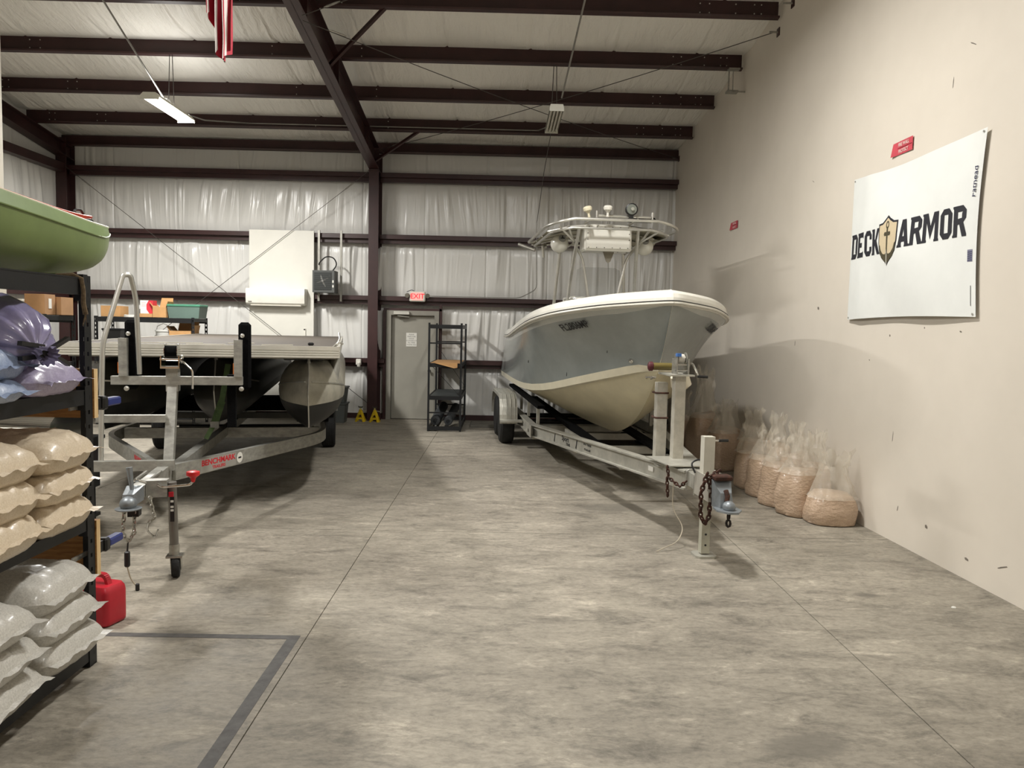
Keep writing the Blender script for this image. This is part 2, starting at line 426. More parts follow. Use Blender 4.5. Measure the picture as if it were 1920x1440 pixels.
wl=MB().grid(lwall,520,60,flip=True).build('wall_left',VIN,smooth=180); tag(wl,'left wall of white vinyl insulation crossed by a dark red girt',kind='structure')
MB().boxmm((XL-.2,YF-.2,-.05),(XL-.02,YB+.2,8.7)).build('wall_sheet',WPAINT,wl,smooth=0)
wf=MB().boxmm((XL-.2,YF-.2,-.05),(4.1,YF,8.7)).build('wall_front',DRY,smooth=0); tag(wf,'plain off-white end wall behind the viewer',kind='structure')
# roof insulation sagging between purlins
PY=PURLIN_Y
def roof(u,v):
    x=XL-.1+u*(3.95-XL); y=YB+.05+v*(YF-.1-YB)
    k=0
    for i in range(len(PY)-1):
        if PY[i]>=y>=PY[i+1]: k=(PY[i]-y)/(PY[i]-PY[i+1]); ii=i; break
    else: k=0; ii=99
    sag=math.sin(math.pi*k)
    lowside=math.exp(-((k-.18)/.16)**2)
    if y>15.3: lowside=0
    wr_=abs(nz(x*1.6+y*.35,ii*7.3,y*.2))*.6+max(0,nz(x*7+y*.9,ii*3.3))*1.3*lowside+abs(nz(x*3.1+y*.3,ii*2.1,y*.4))*.5+max(0,nz(x*12+y*1.2,ii*5.1)-.15)*1.0
    seam=.02*math.exp(-((((x+.3)%1.22)-.61)/.014)**2)
    return (x,y,zpb(y)+PH-.015+(.02 if ii==0 else 0)-.05*sag-.035*lowside*(.6+nz(x*.8,ii*4.))-.032*wr_*sag+seam)
ce=MB().grid(roof,640,200,flip=True).build('ceiling',VINC,smooth=180); tag(ce,'sloping roof lined with white vinyl insulation above dark red purlins',kind='structure')
MB().add([(XL-.3,YB+.2,zpb(YB)+PH+.05),(4.1,YB+.2,zpb(YB)+PH+.05),(4.1,YF-.2,zpb(YF)+PH+.05),(XL-.3,YF-.2,zpb(YF)+PH+.05),
          (XL-.3,YB+.2,zpb(YB)+PH+.15),(4.1,YB+.2,zpb(YB)+PH+.15),(4.1,YF-.2,zpb(YF)+PH+.15),(XL-.3,YF-.2,zpb(YF)+PH+.15)],
         [(0,1,2,3),(7,6,5,4),(0,4,5,1),(1,5,6,2),(2,6,7,3),(3,7,4,0)]).build('roof_sheet',WPAINT,ce,smooth=0)

# ---------------------------------------------------------------- steel frame
BOLT=mat('zinc_bolt',(196,192,184),rough=.35,metal=.6,var=0)
def zee(mb,y,z0,h,x0,x1,fl=.065,t=.006,lip=.02):
    # Z purlin: web facing the camera, lower flange towards the camera, upper flange away
    prof=[(0,0),(-fl,0),(-fl-.008,lip),(-fl-.008+t,lip),(-fl+t,t),(t*0,t),(0,h-t),(0,h),(fl,h),(fl+.008,h-lip),(fl+.002,h-lip),(fl-t,h-t),(t,h-t),(t,0)]
    n=len(prof); sl=.1365
    vs=[(x0,y+a,z0+b-a*sl) for a,b in prof]+[(x1,y+a,z0+b-a*sl) for a,b in prof]
    fs=[(i,n+i,n+(i+1)%n,(i+1)%n) for i in range(n)]+[tuple(range(n)),tuple(range(2*n-1,n-1,-1))]
    return mb.add(vs,fs)
for k,y in enumerate(PY):
    h=.205 if k==0 else PH
    p=zee(MB(),y,zpb(y),h,XL+.05,xr(y)-(.03 if k else .0)).build('purlin',STEEL,ce,smooth=0)
    if 0<k<6:
        b=MB()
        for xx in ([xr(y)-.25,xr(y)-.34,xr(y)-.58,xr(y)-.92,xr(y)-1.04] if k<5 else [xr(y)-.3])+[-2.15,-3.45,-7.4+k*.2,-7.55+k*.2,-8.2,-8.1]:
            for zz in (.28,.72): b.lathe([(.0085,0),(.0085,.006),(.004,.009)],(xx,y,zpb(y)+zz*h),(0,-1,0),8)
        tag(b.build('bolt_heads',BOLT,ce,smooth=0),kind='stuff')
def girt(mb,z,x0,x1,y=15.12,h=.165):
    # girt with its lower half set back under a ledge, shaped to fall in shade
    prof=[(.22,-h/2),(.09,-h/2),(.09,-.002),(0,-.002),(0,h/2-.006),(.008,h/2),(.22,h/2)]
    n=len(prof); vs=[(x0,y+a,z+b) for a,b in prof]+[(x1,y+a,z+b) for a,b in prof]
    return mb.add(vs,[(i,n+i,n+(i+1)%n,(i+1)%n)[::-1] for i in range(n)]+[tuple(range(n))[::-1],tuple(range(n,2*n))])
for k,z in enumerate(GZ):
    if k==0: spans=[(-8.45,-2.62),(-2.44,-2.33),(-1.24,xr(15.2)-.02)]
    else: spans=[(-8.45,-2.62),(-2.44,xr(15.2)-.005)]
    for a,b in spans: girt(MB(),z,a,b).build('girt',STEEL,wb_,smooth=0)
MB().boxmm((XL,15.30,.0),(-2.33,15.42,.10)).build('base_angle',STEEL,wb_,smooth=0)
MB().boxmm((-1.24,15.30,.0),(xr(15.3)-.01,15.42,.10)).build('base_angle',STEEL,wb_,smooth=0)
# left wall girts run to the corner column
for z in (4.735,3.53,2.34,1.12):
    prof=[(0,-.08),(.2,-.08),(.2,-.045),(.19,-.045),(.19,.08),(0,.08)]
    n=len(prof); vs=[(XL+.02+a,YF,z+b) for a,b in prof]+[(XL+.02+a,15.1,z+b) for a,b in prof]
    MB().add(vs,[(i,n+i,n+(i+1)%n,(i+1)%n) for i in range(n)]+[tuple(range(n)),tuple(range(2*n-1,n-1,-1))]).build('girt',STEEL,wl,smooth=0)
def ibeam_col(mb,x,y0,y1,z1,fw=.2,t=.014):
    mb.boxmm((x-fw/2,y0,0),(x+fw/2,y0+t,z1)); mb.boxmm((x-fw/2,y1-t,0),(x+fw/2,y1,z1)); mb.boxmm((x-.006,y0+t,0),(x+.006,y1-t,z1)); return mb
XC=-2.53
c=thing('steel_column','dark red steel I-column standing in the middle of the back wall','column',(XC,15.1,0))
ibeam_col(MB(),XC,14.93,15.36,zpb(15.1)-.02,.19).build('shaft',STEEL,c,world=True,smooth=0)
MB().boxmm((XC-.15,14.88,0),(XC+.15,15.4,.018)).build('base_plate',STEEL,c,world=True,smooth=0)
MB().boxmm((XC-.1,14.9,4.78),(XC+.1,15.38,4.8)).build('knee_plate',STEEL,c,world=True,smooth=0)
c=thing('steel_column','dark red corner column where the left and back walls meet','column',(XL+.13,15.2,0))
ibeam_col(MB(),XL+.14,15.05,15.36,5.3,.2).build('shaft',STEEL,c,world=True,smooth=0)
MB().boxmm((XL+.0,15.0,0),(XL+.27,15.4,.018)).build('base_plate',STEEL,c,world=True,smooth=0)
# main rafter, tapered, sloping up towards the viewer
def zrb(y): return 4.80+.128*(15.08-y)
def rafter(mb,x,y0,y1,zb,zt,fw=.19,t=.013):
    for (za,zc) in ((zb,lambda y:zb(y)+t),(lambda y:zt(y)-t,zt)):
        vs=[(x+s*fw/2,y,z(y)) for y in (y0,y1) for s in (-1,1) for z in (za,zc)]
        mb.add(vs,[(0,1,3,2),(4,6,7,5),(0,4,5,1),(2,3,7,6),(0,2,6,4),(1,5,7,3)])
    vs=[(x+s*.006,y,z(y)) for y in (y0,y1) for s in (-1,1) for z in (zb,zt)]
    mb.add(vs,[(0,1,3,2),(4,6,7,5),(0,4,5,1),(2,3,7,6),(0,2,6,4),(1,5,7,3)]); return mb
r=thing('steel_rafter','dark red sloping steel rafter rising from the middle column towards the viewer','beam',(XC,14.9,4.8))
rafter(MB(),XC,14.92,YF,zrb,lambda y:zpb(y)-.004).build('beam',STEEL,r,world=True,smooth=0)
for y in (13.9,11.4,9.6):
    MB().boxmm((XC-.085,y-.006,zrb(y)+.01),(XC+.085,y+.006,zpb(y)-.015)).build('stiffener',STEEL,r,world=True,smooth=0)
for y,yy in ((10.95,10.16),(14.72,14.16),(8.6,8.0)):
    MB().bar((XC+.02,y,zrb(y)+.06),(XC+.95,yy-.02,zpb(yy)+.03),.045,.045).build('flange_brace',STEEL,r,world=True,smooth=0)
r=thing('steel_rafter','dark red end-wall rafter running along the top of the left wall','beam',(XL+.15,15.0,5.0))
rafter(MB(),XL+.15,15.35,YF,lambda y:zpb(y)-.26,lambda y:zpb(y)-.004,.2).build('beam',STEEL,r,world=True,smooth=0)
# bracing rods and cables
def rod(label,p0,p1,r_=.0055,sag=0.0,turn=True,name='bracing_rod',m=None,group=None,parts=True):
    p0,p1=Vector(p0),Vector(p1); t=thing(name,label,'rod' if 'rod' in name else 'cable',p0,0,group)
    pts=[p0.lerp(p1,i/12)+Vector((0,0,-sag*4*(i/12)*(1-i/12))) for i in range(13)]
    MB().tube(pts,r_,6).build('rod' if 'rod' in name else 'cable',m or CABLE,t,world=True)
    d=(p1-p0).normalized()
    if turn:
        q=p0+d*.35; MB().tube([q,q+d*.05,q+d*.2,q+d*.25],[.006,.014,.014,.006],8).build('turnbuckle',GALV,t,world=True)
    return t
rod('thin bracing rod running down right from the left corner column across the back wall',(-8.40,15.0,4.74),(-2.62,15.0,.33))
rod('thin bracing rod running down left from the middle column across the back wall',(-2.64,15.03,4.80),(-8.2,15.03,.42))
rod('thin roof bracing rod from the rafter near the flag to the far right corner',(-2.47,9.5,5.46),(3.33,15.2,5.21),.006,.06)
rod('thin roof bracing rod from the middle column top to the right wall',(-2.44,15.0,5.2),(3.42,10.2,5.74),.006,.06)
rod('thin roof bracing rod crossing the top edge over the right purlins',(-2.47,9.45,5.50),(3.44,6.0,6.1),.006,.03)
# wall anchors of the roof rods
for i,(y,z,lb) in enumerate([(15.2,5.21,'in the far right corner'),(10.2,5.74,'high on the right wall beside a purlin end'),(9.75,5.92,'highest on the right wall')]):
    a=thing('wall_anchor','small dark steel rod anchor '+lb,'anchor',(xr(y),y,z))
    MB().boxmm((xr(y)-.012,y-.045,z-.05),(xr(y)+.001,y+.045,z+.05)).build('plate',STEEL,a,world=True,smooth=0)
    MB().tube([(xr(y)-.12,y,z),(xr(y)-.01,y,z)],.013,8).build('stud',GALV,a,world=True)
# hanger bracket under the purlin by the right wall
hb=thing('hanger_bracket','grey steel strap hanger under a purlin beside the right wall','bracket',(3.28,11.5,5.35))
MB().box((3.27,11.45,5.675),(.16,.1,.02)).build('top_clip',GALV,hb,world=True,smooth=0)
MB().boxmm((3.195,11.43,5.37),(3.21,11.46,5.67)).build('strap',GALV,hb,world=True,smooth=0)
MB().boxmm((3.27,11.47,5.37),(3.276,11.49,5.67)).build('strap',GALV,hb,world=True,smooth=0)
MB().boxmm((3.17,11.38,5.335),(3.33,11.49,5.365)).build('foot',GALV,hb,world=True,smooth=0)
MB().cyl((3.33,11.44,5.36),(xr(11.4),11.44,5.36),.012,seg=8).build('stub',GALV,hb,world=True)

# ---------------------------------------------------------------- light fixtures
TUBE_ON=emit('lit_tube',(1.0,.97,.9),14.0)
TUBE_OFF=mat('unlit_tube',(196,192,178),rough=.3,var=.02)
REFL=mat('fixture_reflector',(178,174,158),rough=.35,var=.04)
FIXW=mat('fixture_white',(205,204,192),rough=.45,var=.03)
def fixture(label,x,y,z,on,ln=1.22,w=.26):
    t=thing('strip_light',label,'light',(x,y,z),0,None)
    h=.055
    # housing: trapezoid pan open below
    pr=[(-w/2,0),(-w/2,.01),(-.09,h),(.09,h),(w/2,.01),(w/2,0),(.085,h-.014),(-.085,h-.014)]
    n=len(pr); vs=[(a,-ln/2,b) for a,b in pr]+[(a,ln/2,b) for a,b in pr]
    MB().add(vs,[(i,(i+1)%n,n+(i+1)%n,n+i) for i in range(n)]).build('housing',FIXW,t,smooth=0)
    for s in (-1,1):
        MB().prism([(-w/2,-.035),(w/2,-.035),(w/2,.012),(.085,h+.004),(-.085,h+.004),(-w/2,.012)],(0,s*ln/2-.006,0),(1,0,0),(0,0,1),-.012).build('end_cap',FIXW,t,smooth=0)
    for k in range(4):
        xx=-w*.36+w*.24*k
        MB().cyl((xx,-ln/2+.03,-.005),(xx,ln/2-.03,-.005),.0145,seg=12).build('tube',TUBE_ON if on else TUBE_OFF,t)
    for k in range(3):
        xx=-w*.24+w*.24*k
        MB().prism([(-.02,h-.02),(0,.0),(.02,h-.02)],(xx,-ln/2+.02,0),(1,0,0),(0,0,1),-(ln-.04)).build('reflector',REFL,t,smooth=0)
    MB().box((0,-.1,h+.03),(.09,.12,.05)).build('junction_box',GALV,t,smooth=0)
    py_=min(PY,key=lambda q:abs(q-y))
    for s in (-1,1):
        MB().cyl((s*.04,py_-y-.04,h),(s*.02,py_-y-.04,zpb(py_)+.01-z),.006,seg=6).build('hanger_rod',CABLE,t)
    if on:
        ld=bpy.data.lights.new('strip_light_lamp','AREA'); ld.shape='RECTANGLE'; ld.size=w; ld.size_y=ln; ld.energy=LAMP_W*on; ld.color=LAMP_COL; ld.spread=R(175)
        lo=bpy.data.objects.new('lamp',ld); col.objects.link(lo); lo.parent=t; lo.location=(0,0,-.03)
        lu=bpy.data.lights.new('strip_light_uplight','AREA'); lu.shape='RECTANGLE'; lu.size=.16; lu.size_y=ln; lu.energy=LAMP_W*(on*.13 if on<1.5 else .06); lu.color=LAMP_COL
        uo=bpy.data.objects.new('uplight',lu); col.objects.link(uo); uo.parent=t; uo.location=(0,0,h+.01); uo.rotation_euler=(math.pi,0,0)
    return t
fixture('glowing strip light hung under the roof at left',-4.90,11.42,4.9,2.0)
fixture('unlit strip light hung above the white boat',.675,11.5,4.9,0,1.22,.2)
fixture('lit strip light above the bay, over the boat trailer tongue',.45,6.7,5.7,1.3)
fixture('lit strip light above the left bay, over the storage rack',-4.4,4.8,5.6,1.2)
fixture('lit strip light behind the viewer on the right',.7,-.5,5.6,.55)
fixture('lit strip light behind the viewer on the left',-4.4,-.5,5.6,.55)
# conduits feeding the fixtures
def conduit(label,pts,r_=.011,m=CONDUIT):
    t=thing('conduit',label,'conduit',pts[0])
    MB().tube(round_path(pts,.08),r_,8).build('pipe',m,t,world=True); return t
conduit('thin metal conduit sloping down to the glowing strip light',[(-4.95,6.2,6.3),(-4.9,9.2,5.85),(-4.88,11.2,5.0)],.012)
conduit('thin metal conduit running along a purlin between the two strip lights',[(-4.86,12.03,4.985),(-4.80,12.5,5.03),(-4.62,14.08,5.40),(.55,14.08,5.40),(.66,12.15,4.99)],.010)
conduit('thin metal conduit sloping down to the unlit strip light over the boat',[(.98,6.3,6.2),(.9,9.2,5.83),(.74,10.9,5.05)],.012)
c=thing('pull_chain','thin cord hanging from the unlit strip light to the back wall girt','cord',(.67,12.1,4.9))
MB().tube([(.67,12.15,4.87),(.63,13.2,4.5),(.62,14.2,4.2),(.6,15.0,3.9)],.006,6).build('cord',CABLE,c,world=True)
MB().tube(round_path([(.6,15.0,3.9),(.63,15.02,2.62),(.3,15.05,2.44),(-1.5,15.05,2.44)],.1),.008,6).build('cord',CONDUIT,c,world=True)
# ================================================================ back wall things
# door
d=thing('door_1',None,None,(-1.78,15.3,0)); tag(d,'grey steel exit door in a metal frame on the back wall',kind='structure')
FR=mat('door_frame_paint',(140,137,127),rough=.5,var=.05)
fm=MB(); X0,X1,ZT=-2.30,-1.27,2.155
fm.boxmm((X0,15.18,0),(X0+.09,15.42,ZT)); fm.boxmm((X1-.09,15.18,0),(X1,15.42,ZT)); fm.boxmm((X0+.09,15.18,ZT-.09),(X1-.09,15.42,ZT))
fm.build('door_frame',FR,d,world=True,smooth=0)
lf=MB().boxmm((X0+.095,15.27,.012),(X1-.095,15.315,ZT-.095)).build('door_leaf',GREYD,d,world=True,smooth=0)
h=MB(); h.lathe([(.032,0),(.032,.012),(.014,.02),(.014,.05),(.028,.06),(.03,.075),(.02,.088)],(-1.46,15.27,.98),(0,-1,0),16); h.build('door_knob',CHROME,lf,world=True)
MB().lathe([(.022,0),(.022,.015)],(-1.46,15.27,1.12),(0,-1,0),16).build('deadbolt',CHROME,lf,world=True)
cl=MB().rbox((-2.0,15.15,2.105),(.31,.07,.065),.008).build('door_closer',mat('closer_box',(196,194,184),rough=.45,var=.02),d,world=True)
MB().bar((-2.08,15.13,2.05),(-1.86,15.2,2.03),.025,.02).build('closer_arm',ALUB,cl,world=True,smooth=0)
ps=thing('paper_notice','white paper notice taped to the grey exit door','sign',(-1.815,15.262,1.58))
pso=MB().boxmm((-1.92,15.2625,1.45),(-1.71,15.2655,1.72)).build('sheet',PAPER,ps,world=True,smooth=0)
for k,tx in enumerate(['PLEASE','MAKE SURE','DOOR','IS LOCKED AT','ALL TIMES','THANK YOU']):
    text_obj('notice_lettering',tx,.032,mat('grey_ink',(70,70,72),var=0),frame((-1.815,15.262,1.685-.04*k),(1,0,0),(0,0,1)),pso,.0003)
dh=MB().boxmm((-2.36,15.2,2.155),(-1.22,15.3,2.2)).build('trim_1',STEEL,smooth=0); tag(dh,'dark red steel header over the exit door',kind='structure')
dj=MB().boxmm((-2.37,15.2,0),(-2.31,15.3,2.155)).build('trim_2',STEEL,smooth=0); tag(dj,'dark red steel jamb beside the exit door',kind='structure')
dj=MB().boxmm((-1.265,15.2,0),(-1.215,15.3,2.3)).build('trim_3',STEEL,smooth=0); tag(dj,'dark red steel jamb on the latch side of the exit door',kind='structure')
# exit sign with two emergency heads
e=thing('exit_sign','lit red EXIT sign with two lamp heads on the girt over the door','sign',(-1.685,15.08,2.43))
MB().rbox((-1.685,15.07,2.43),(.31,.07,.2),.018).build('housing',WHT,e,world=True)
EXR=emit('exit_red_glow',(.9,.03,.04),.8)
MB().box((-1.685,15.033,2.43),(.215,.004,.15)).build('face',emit('exit_face_glow',(.9,.36,.32),.55),e,world=True,smooth=0)
text_obj('exit_lettering','EXIT',.135,EXR,frame((-1.685,15.029,2.43),(1,0,0),(0,0,1)),e,.001,bold=.002)
for s in (-1,1):
    hd=MB().lathe([(.018,-.03),(.04,-.01),(.045,.03),(.042,.035)],(-1.685+s*.19,15.05,2.45),(s*.35,-1,-.25),16).build('lamp_head',mat('lamp_head_grey',(120,116,104),rough=.4,var=.05),e,world=True)
MB().tube(round_path([(-1.75,15.08,2.53),(-1.8,15.1,2.56),(-1.9,15.13,2.52)],.04),.006,6).build('flex_cord',BLKP,e,world=True)
# white panel, air conditioner, remote
p=thing('wall_panel','white painted plywood panel mounted on the back wall girts','panel',(-4.33,15.11,1.5))
MB().boxmm((-4.945,15.07,.2),(-3.70,15.11,3.645)).build('board',WPAINT,p,world=True,smooth=0)
ac=thing('air_conditioner','white wall-mounted air conditioner on the white panel','air conditioner',(-4.38,15.07,2.36))
def acsec(w): return [(15.068,2.205),(14.90,2.20),(14.862,2.235),(14.85,2.33),(14.852,2.49),(14.87,2.515),(15.068,2.52)]
pr=acsec(0); n=len(pr); vs=[(x,a,b) for x in (-4.945,-3.825) for a,b in pr]
MB().add(vs,[(i,(i+1)%n,n+(i+1)%n,n+i) for i in range(n)]+[tuple(range(n))[::-1],tuple(range(n,2*n))]).build('case',WHT,ac,world=True,smooth=40)
aco=bpy.data.objects[-1] if False else [o for o in ac.children][0]
MB().bar((-4.86,14.93,2.192),(-3.9,14.93,2.192),.1,.012).build('louver',WHT,aco,world=True,smooth=0)
MB().boxmm((-4.9,14.846,2.255),(-4.83,14.849,2.268)).build('name_plate',mat('grey_badge',(120,118,112),var=0),aco,world=True,smooth=0)
rc=thing('remote_control','small white remote control holder on the white panel','remote control',(-3.87,15.06,1.69))
rco=MB().rbox((-3.87,15.055,1.69),(.045,.025,.15),.006).build('case',WHT,rc,world=True)
MB().boxmm((-3.885,15.04,1.73),(-3.855,15.0425,1.755)).build('display',INK,rco,world=True,smooth=0)
# unit heater on strut posts
ht=thing('unit_heater','dark grey electric fan heater hung on strut posts beside the white panel','heater',(-3.42,14.9,2.45))
HG=mat('heater_grey',(74,76,74),rough=.5,var=.08)
hm=MB().boxmm((-3.64,14.72,2.455),(-3.225,15.04,2.87)); hco=hm.build('case',HG,ht,world=True,smooth=0)
MB().boxmm((-3.61,14.712,2.50),(-3.28,14.722,2.84)).build('grille_opening',mat('heater_dark',(32,36,34),rough=.5,var=.05),hco,world=True,smooth=0)
for k in range(9):
    MB().boxmm((-3.605,14.705,2.52+.036*k),(-3.285,14.711,2.526+.036*k)).build('louver',mat('heater_louver',(44,48,46),rough=.5,var=.05),hco,world=True,smooth=0)
fb_=MB()
for k in range(4):
    a=k*math.pi/2+.4; fb_.bar((-3.445,14.71,2.67),(-3.445+.12*math.cos(a),14.716,2.67+.12*math.sin(a)),.03,.006,(0,1,.4))
fb_.lathe([(.03,0),(.02,.015)],(-3.445,14.715,2.67),(0,-1,0),12); fb_.build('fan',mat('fan_metal',(130,130,126),rough=.4,metal=.5,var=.1),hco,world=True,smooth=0)
for zz in (2.55,2.64): MB().boxmm((-3.262,14.713,zz),(-3.235,14.719,zz+.045)).build('label',PAPER,hco,world=True,smooth=0)
ST=mat('strut_galvanised',(150,148,140),rough=.45,metal=.6,var=.1)
for xx in (-3.60,-3.17):
    MB().boxmm((xx-.02,15.05,2.3),(xx+.02,15.09,3.66)).build('strut_post',ST,ht,world=True,smooth=0)
MB().tube(round_path([(-3.3,14.9,2.87),(-3.22,14.95,3.0),(-3.3,15.0,3.14),(-3.45,15.0,3.16),(-3.57,15.03,3.05),(-3.6,15.04,3.0)],.12,6),.012,8).build('flex_cord',BLKP,ht,world=True)
ob=thing('outlet_box','white weatherproof outlet box on the girt beside the middle column','outlet',(-2.82,15.08,1.13))
MB().rbox((-2.82,15.08,1.13),(.1,.07,.12),.012).build('box',WHT,ob,world=True)
MB().rbox((-2.81,15.035,1.08),(.06,.05,.1),.015).build('cover',WHT,ob,world=True)
# black end-on rack by the door
sr=thing('storage_rack','black steel boltless rack standing end-on beside the exit door','rack',(-1.0,14.3,0))
xa,xb,ya,yb=-1.30,-.735,13.57,15.1
for (x_,y_,sx) in ((xa,ya,1),(xb,ya,-1),(xa,yb,1),(xb,yb,-1)):
    m=MB(); m.boxmm((x_-.018,y_-.02,0),(x_+.018,y_-.012,1.92)); m.boxmm((x_-.018 if sx>0 else x_+.010,y_-.012,0),(x_-.010 if sx>0 else x_+.018,y_+.03,1.92))
    m.build('post',BLK,sr,world=True,smooth=0)
for z_ in (1.86,1.18,.6,.06):
    for y_ in (ya,yb): MB().boxmm((xa+.018,y_-.016,z_-.04),(xb-.018,y_+.012,z_+.03)).build('end_beam',BLK,sr,world=True,smooth=0)
    for x_ in (xa,xb): MB().boxmm((x_-.012,ya+.03,z_-.04),(x_+.012,yb-.02,z_+.03)).build('side_beam',BLK,sr,world=True,smooth=0)
MB().boxmm((xa+.02,ya+.02,.6),(xb-.02,yb-.02,.628)).build('shelf_board',mat('dark_shelf',(62,66,66),rough=.5,var=.1),sr,world=True,smooth=0)
MB().boxmm((xa+.02,ya+.0,1.19),(xb-.02,yb-.02,1.21)).build('shelf_board',CARD2,sr,world=True,smooth=0)
for z_ in (1.55,.32):
    MB().boxmm((xa,ya-.005,z_),(xb,ya+.005,z_+.025)).build('tie_bar',BLK,sr,world=True,smooth=0)
    MB().boxmm((xa,yb-.005,z_),(xb,yb+.005,z_+.025)).build('tie_bar',BLK,sr,world=True,smooth=0)
MB().bar((xa,ya-.02,1.22),(xb,ya-.02,.62),.006,.025,(0,1,0)).build('diagonal_brace',BLK,sr,world=True,smooth=0)
MB().bar((xa,yb-.03,1.5),(xb,yb-.03,.7),.006,.025,(0,1,0)).build('diagonal_brace',BLK,sr,world=True,smooth=0)
MB().add([(xa+.1,ya-.05,1.214),(xb-.06,ya-.06,1.216),(xb-.02,ya+.1,1.222),(xa+.05,ya+.12,1.22),(xb-.12,ya-.075,1.13),(xb-.06,ya-.065,1.14)],[(0,1,2,3),(0,4,5,1)]).build('torn_cardboard',CARD2,sr,world=True,smooth=0)
for k,(dx,r_,lb) in enumerate([(-.16,.085,'dark grey rolled mat on the floor of the black end-on rack, nearer the door'),(.07,.075,'dark grey rolled mat on the floor of the black end-on rack, nearer the boat')]):
    t=thing('rolled_mat',lb,'mat',(-1.02+dx,14.0,.09),0,'rolled mats in the end-on rack')
    MT=mat('dark_mat',(58,60,62),rough=.8,var=.15,bump=.2)
    sp=[]
    for i in range(46):
        a=i*.42; rr=.02+(r_-.02)*i/45; sp.append((rr*math.cos(a),rr*math.sin(a)))
    m=MB(); m.lathe([(r_*.55,0),(r_,0),(r_,.85),(r_*.55,.85)],(-1.02+dx,13.62,.10+r_),(.0+.1,1,.22),20)
    m.build('roll',MT,t,world=True)
    m=MB()
    for rr in (r_*.75,r_*.45): m.lathe([(rr,0),(rr,.012),(rr-.012,.012),(rr-.012,0)],(-1.02+dx,13.612,.10+r_),(.1,1,.22),18)
    m.build('inner_turns',MT,t,world=True)
for k,dx in enumerate((-.19,-.02)):
    t=MB().bar((-1.0+dx,13.66,.012),(-.9+dx,14.05,.2),.07,.015).build('loose_plank',mat('grey_board',(110,108,102),rough=.7,var=.1),smooth=0)
    tag(t,'grey board leaning under the rolled mats in the end-on rack, '+('nearer the door' if k==0 else 'nearer the boat'),'board','boards under the rolled mats')
# yellow jack stands at the foot of the column
def jack_stand(x,y,lb):
    t=thing('jack_stand',lb,'jack stand',(x,y,0),0,'yellow jack stands')
    for a in range(4):
        an=math.pi/4+a*math.pi/2; px,py=math.cos(an),math.sin(an)
        MB().add([(px*.115-py*.03,py*.115+px*.03,0),(px*.115+py*.03,py*.115-px*.03,0),(px*.03+py*.02,py*.03-px*.02,.2),(px*.03-py*.02,py*.03+px*.02,.2),
                  (px*.105-py*.03,py*.105+px*.03,0),(px*.105+py*.03,py*.105-px*.03,0),(px*.022+py*.02,py*.022-px*.02,.2),(px*.022-py*.02,py*.022+px*.02,.2)],
                 [(0,1,2,3),(7,6,5,4),(0,4,5,1),(1,5,6,2),(2,6,7,3),(3,7,4,0)]).build('leg',YEL,t,smooth=0)
    for k in range(2):
        MB().box((0,(-1)**k*.07,.065),(.15,.006,.03)).build('cross_plate',YEL,t,smooth=0)
    MB().cyl((0,0,.13),(0,0,.23),.032,seg=14).build('collar',YEL,t)
    MB().boxmm((-.014,-.014,.2),(.014,.014,.27)).build('ratchet_bar',mat('jack_ratchet',(200,190,120),rough=.4,metal=.4,var=.1),t,smooth=0)
    MB().prism([(-.035,0),(.035,0),(.045,.035),(.025,.02),(-.025,.02),(-.045,.035)],(0,.02,.265),(1,0,0),(0,0,1),.04).build('saddle',mat('jack_saddle',(60,56,44),rough=.6,var=.1),t,smooth=0)
    MB().bar((.03,-.0,.21),(.12,-.02,.2),.012,.02).build('lever',ALUB,t,smooth=0)
    return t
jack_stand(-2.72,14.78,'yellow jack stand left of the middle column foot')
jack_stand(-2.44,14.74,'yellow jack stand in front of the middle column foot')
# floor register mat beside the boat trailer wheel
t=thing('floor_grate','grey slotted floor mat lying by the back wall beside the boat trailer wheel','mat',(-.35,14.6,0))
MB().boxmm((-.6,14.2,0),(-.05,15.1,.012)).build('sheet',mat('mat_grey',(96,93,86),rough=.8,var=.1),t,world=True,smooth=0)
for k in range(7):
    MB().boxmm((-.58,14.25+.12*k,.012),(-.07,14.29+.12*k,.02)).build('rib',mat('mat_rib',(120,116,106),rough=.8,var=.1),t,world=True,smooth=0)

# ================================================================ centre-console boat and its trailer (local frame: +y aft)
BT=(1.765,6.06,0); BRZ=R(5.05)
boat=thing('center_console_boat','white and pale grey center console boat with a tall T-top','boat',BT,BRZ)
HULLG=mat('pale_grey_gelcoat',(138,143,140),rough=.22,var=.07,vscale=2.2,coat=.4)
HULLC=mat('cream_bottom_gelcoat',(203,194,164),rough=.35,var=.07,vscale=2.5)
GELW=mat('white_gelcoat',(226,224,214),rough=.25,var=.03,vscale=2,coat=.3)
CREAM=mat('cream_stripe',(214,207,184),rough=.3,var=.04)
Y0=1.66; YT=8.7; HX=.07
HW=[(0,.01),(.04,.085),(.1,.17),(.2,.295),(.45,.56),(.76,.78),(1.2,1.02),(1.75,1.16),(2.6,1.21),(4,1.2),(5.5,1.12),(7.04,1.02)]
SZ=[(0,2.215),(.8,2.14),(1.6,2.05),(2.8,1.94),(4.5,1.82),(7.04,1.78)]
CZ=[(0.2,1.46),(.42,1.43),(.5,1.42),(.9,1.33),(1.5,1.2),(2.2,1.07),(3,.99),(4.2,.95),(7.04,.95)]       # chine height
CW=[(0.2,.0),(.42,.02),(.7,.16),(1.1,.38),(1.6,.62),(2.2,.82),(3,.96),(4,1.02),(7.04,1.04)] # chine half width
KZ=[(0,2.13),(.12,1.9),(.28,1.62),(.48,1.36),(.75,1.13),(1.1,.90),(1.5,.72),(2.0,.58),(2.6,.51),(4,.49),(7.04,.49)]       # keel/stem height
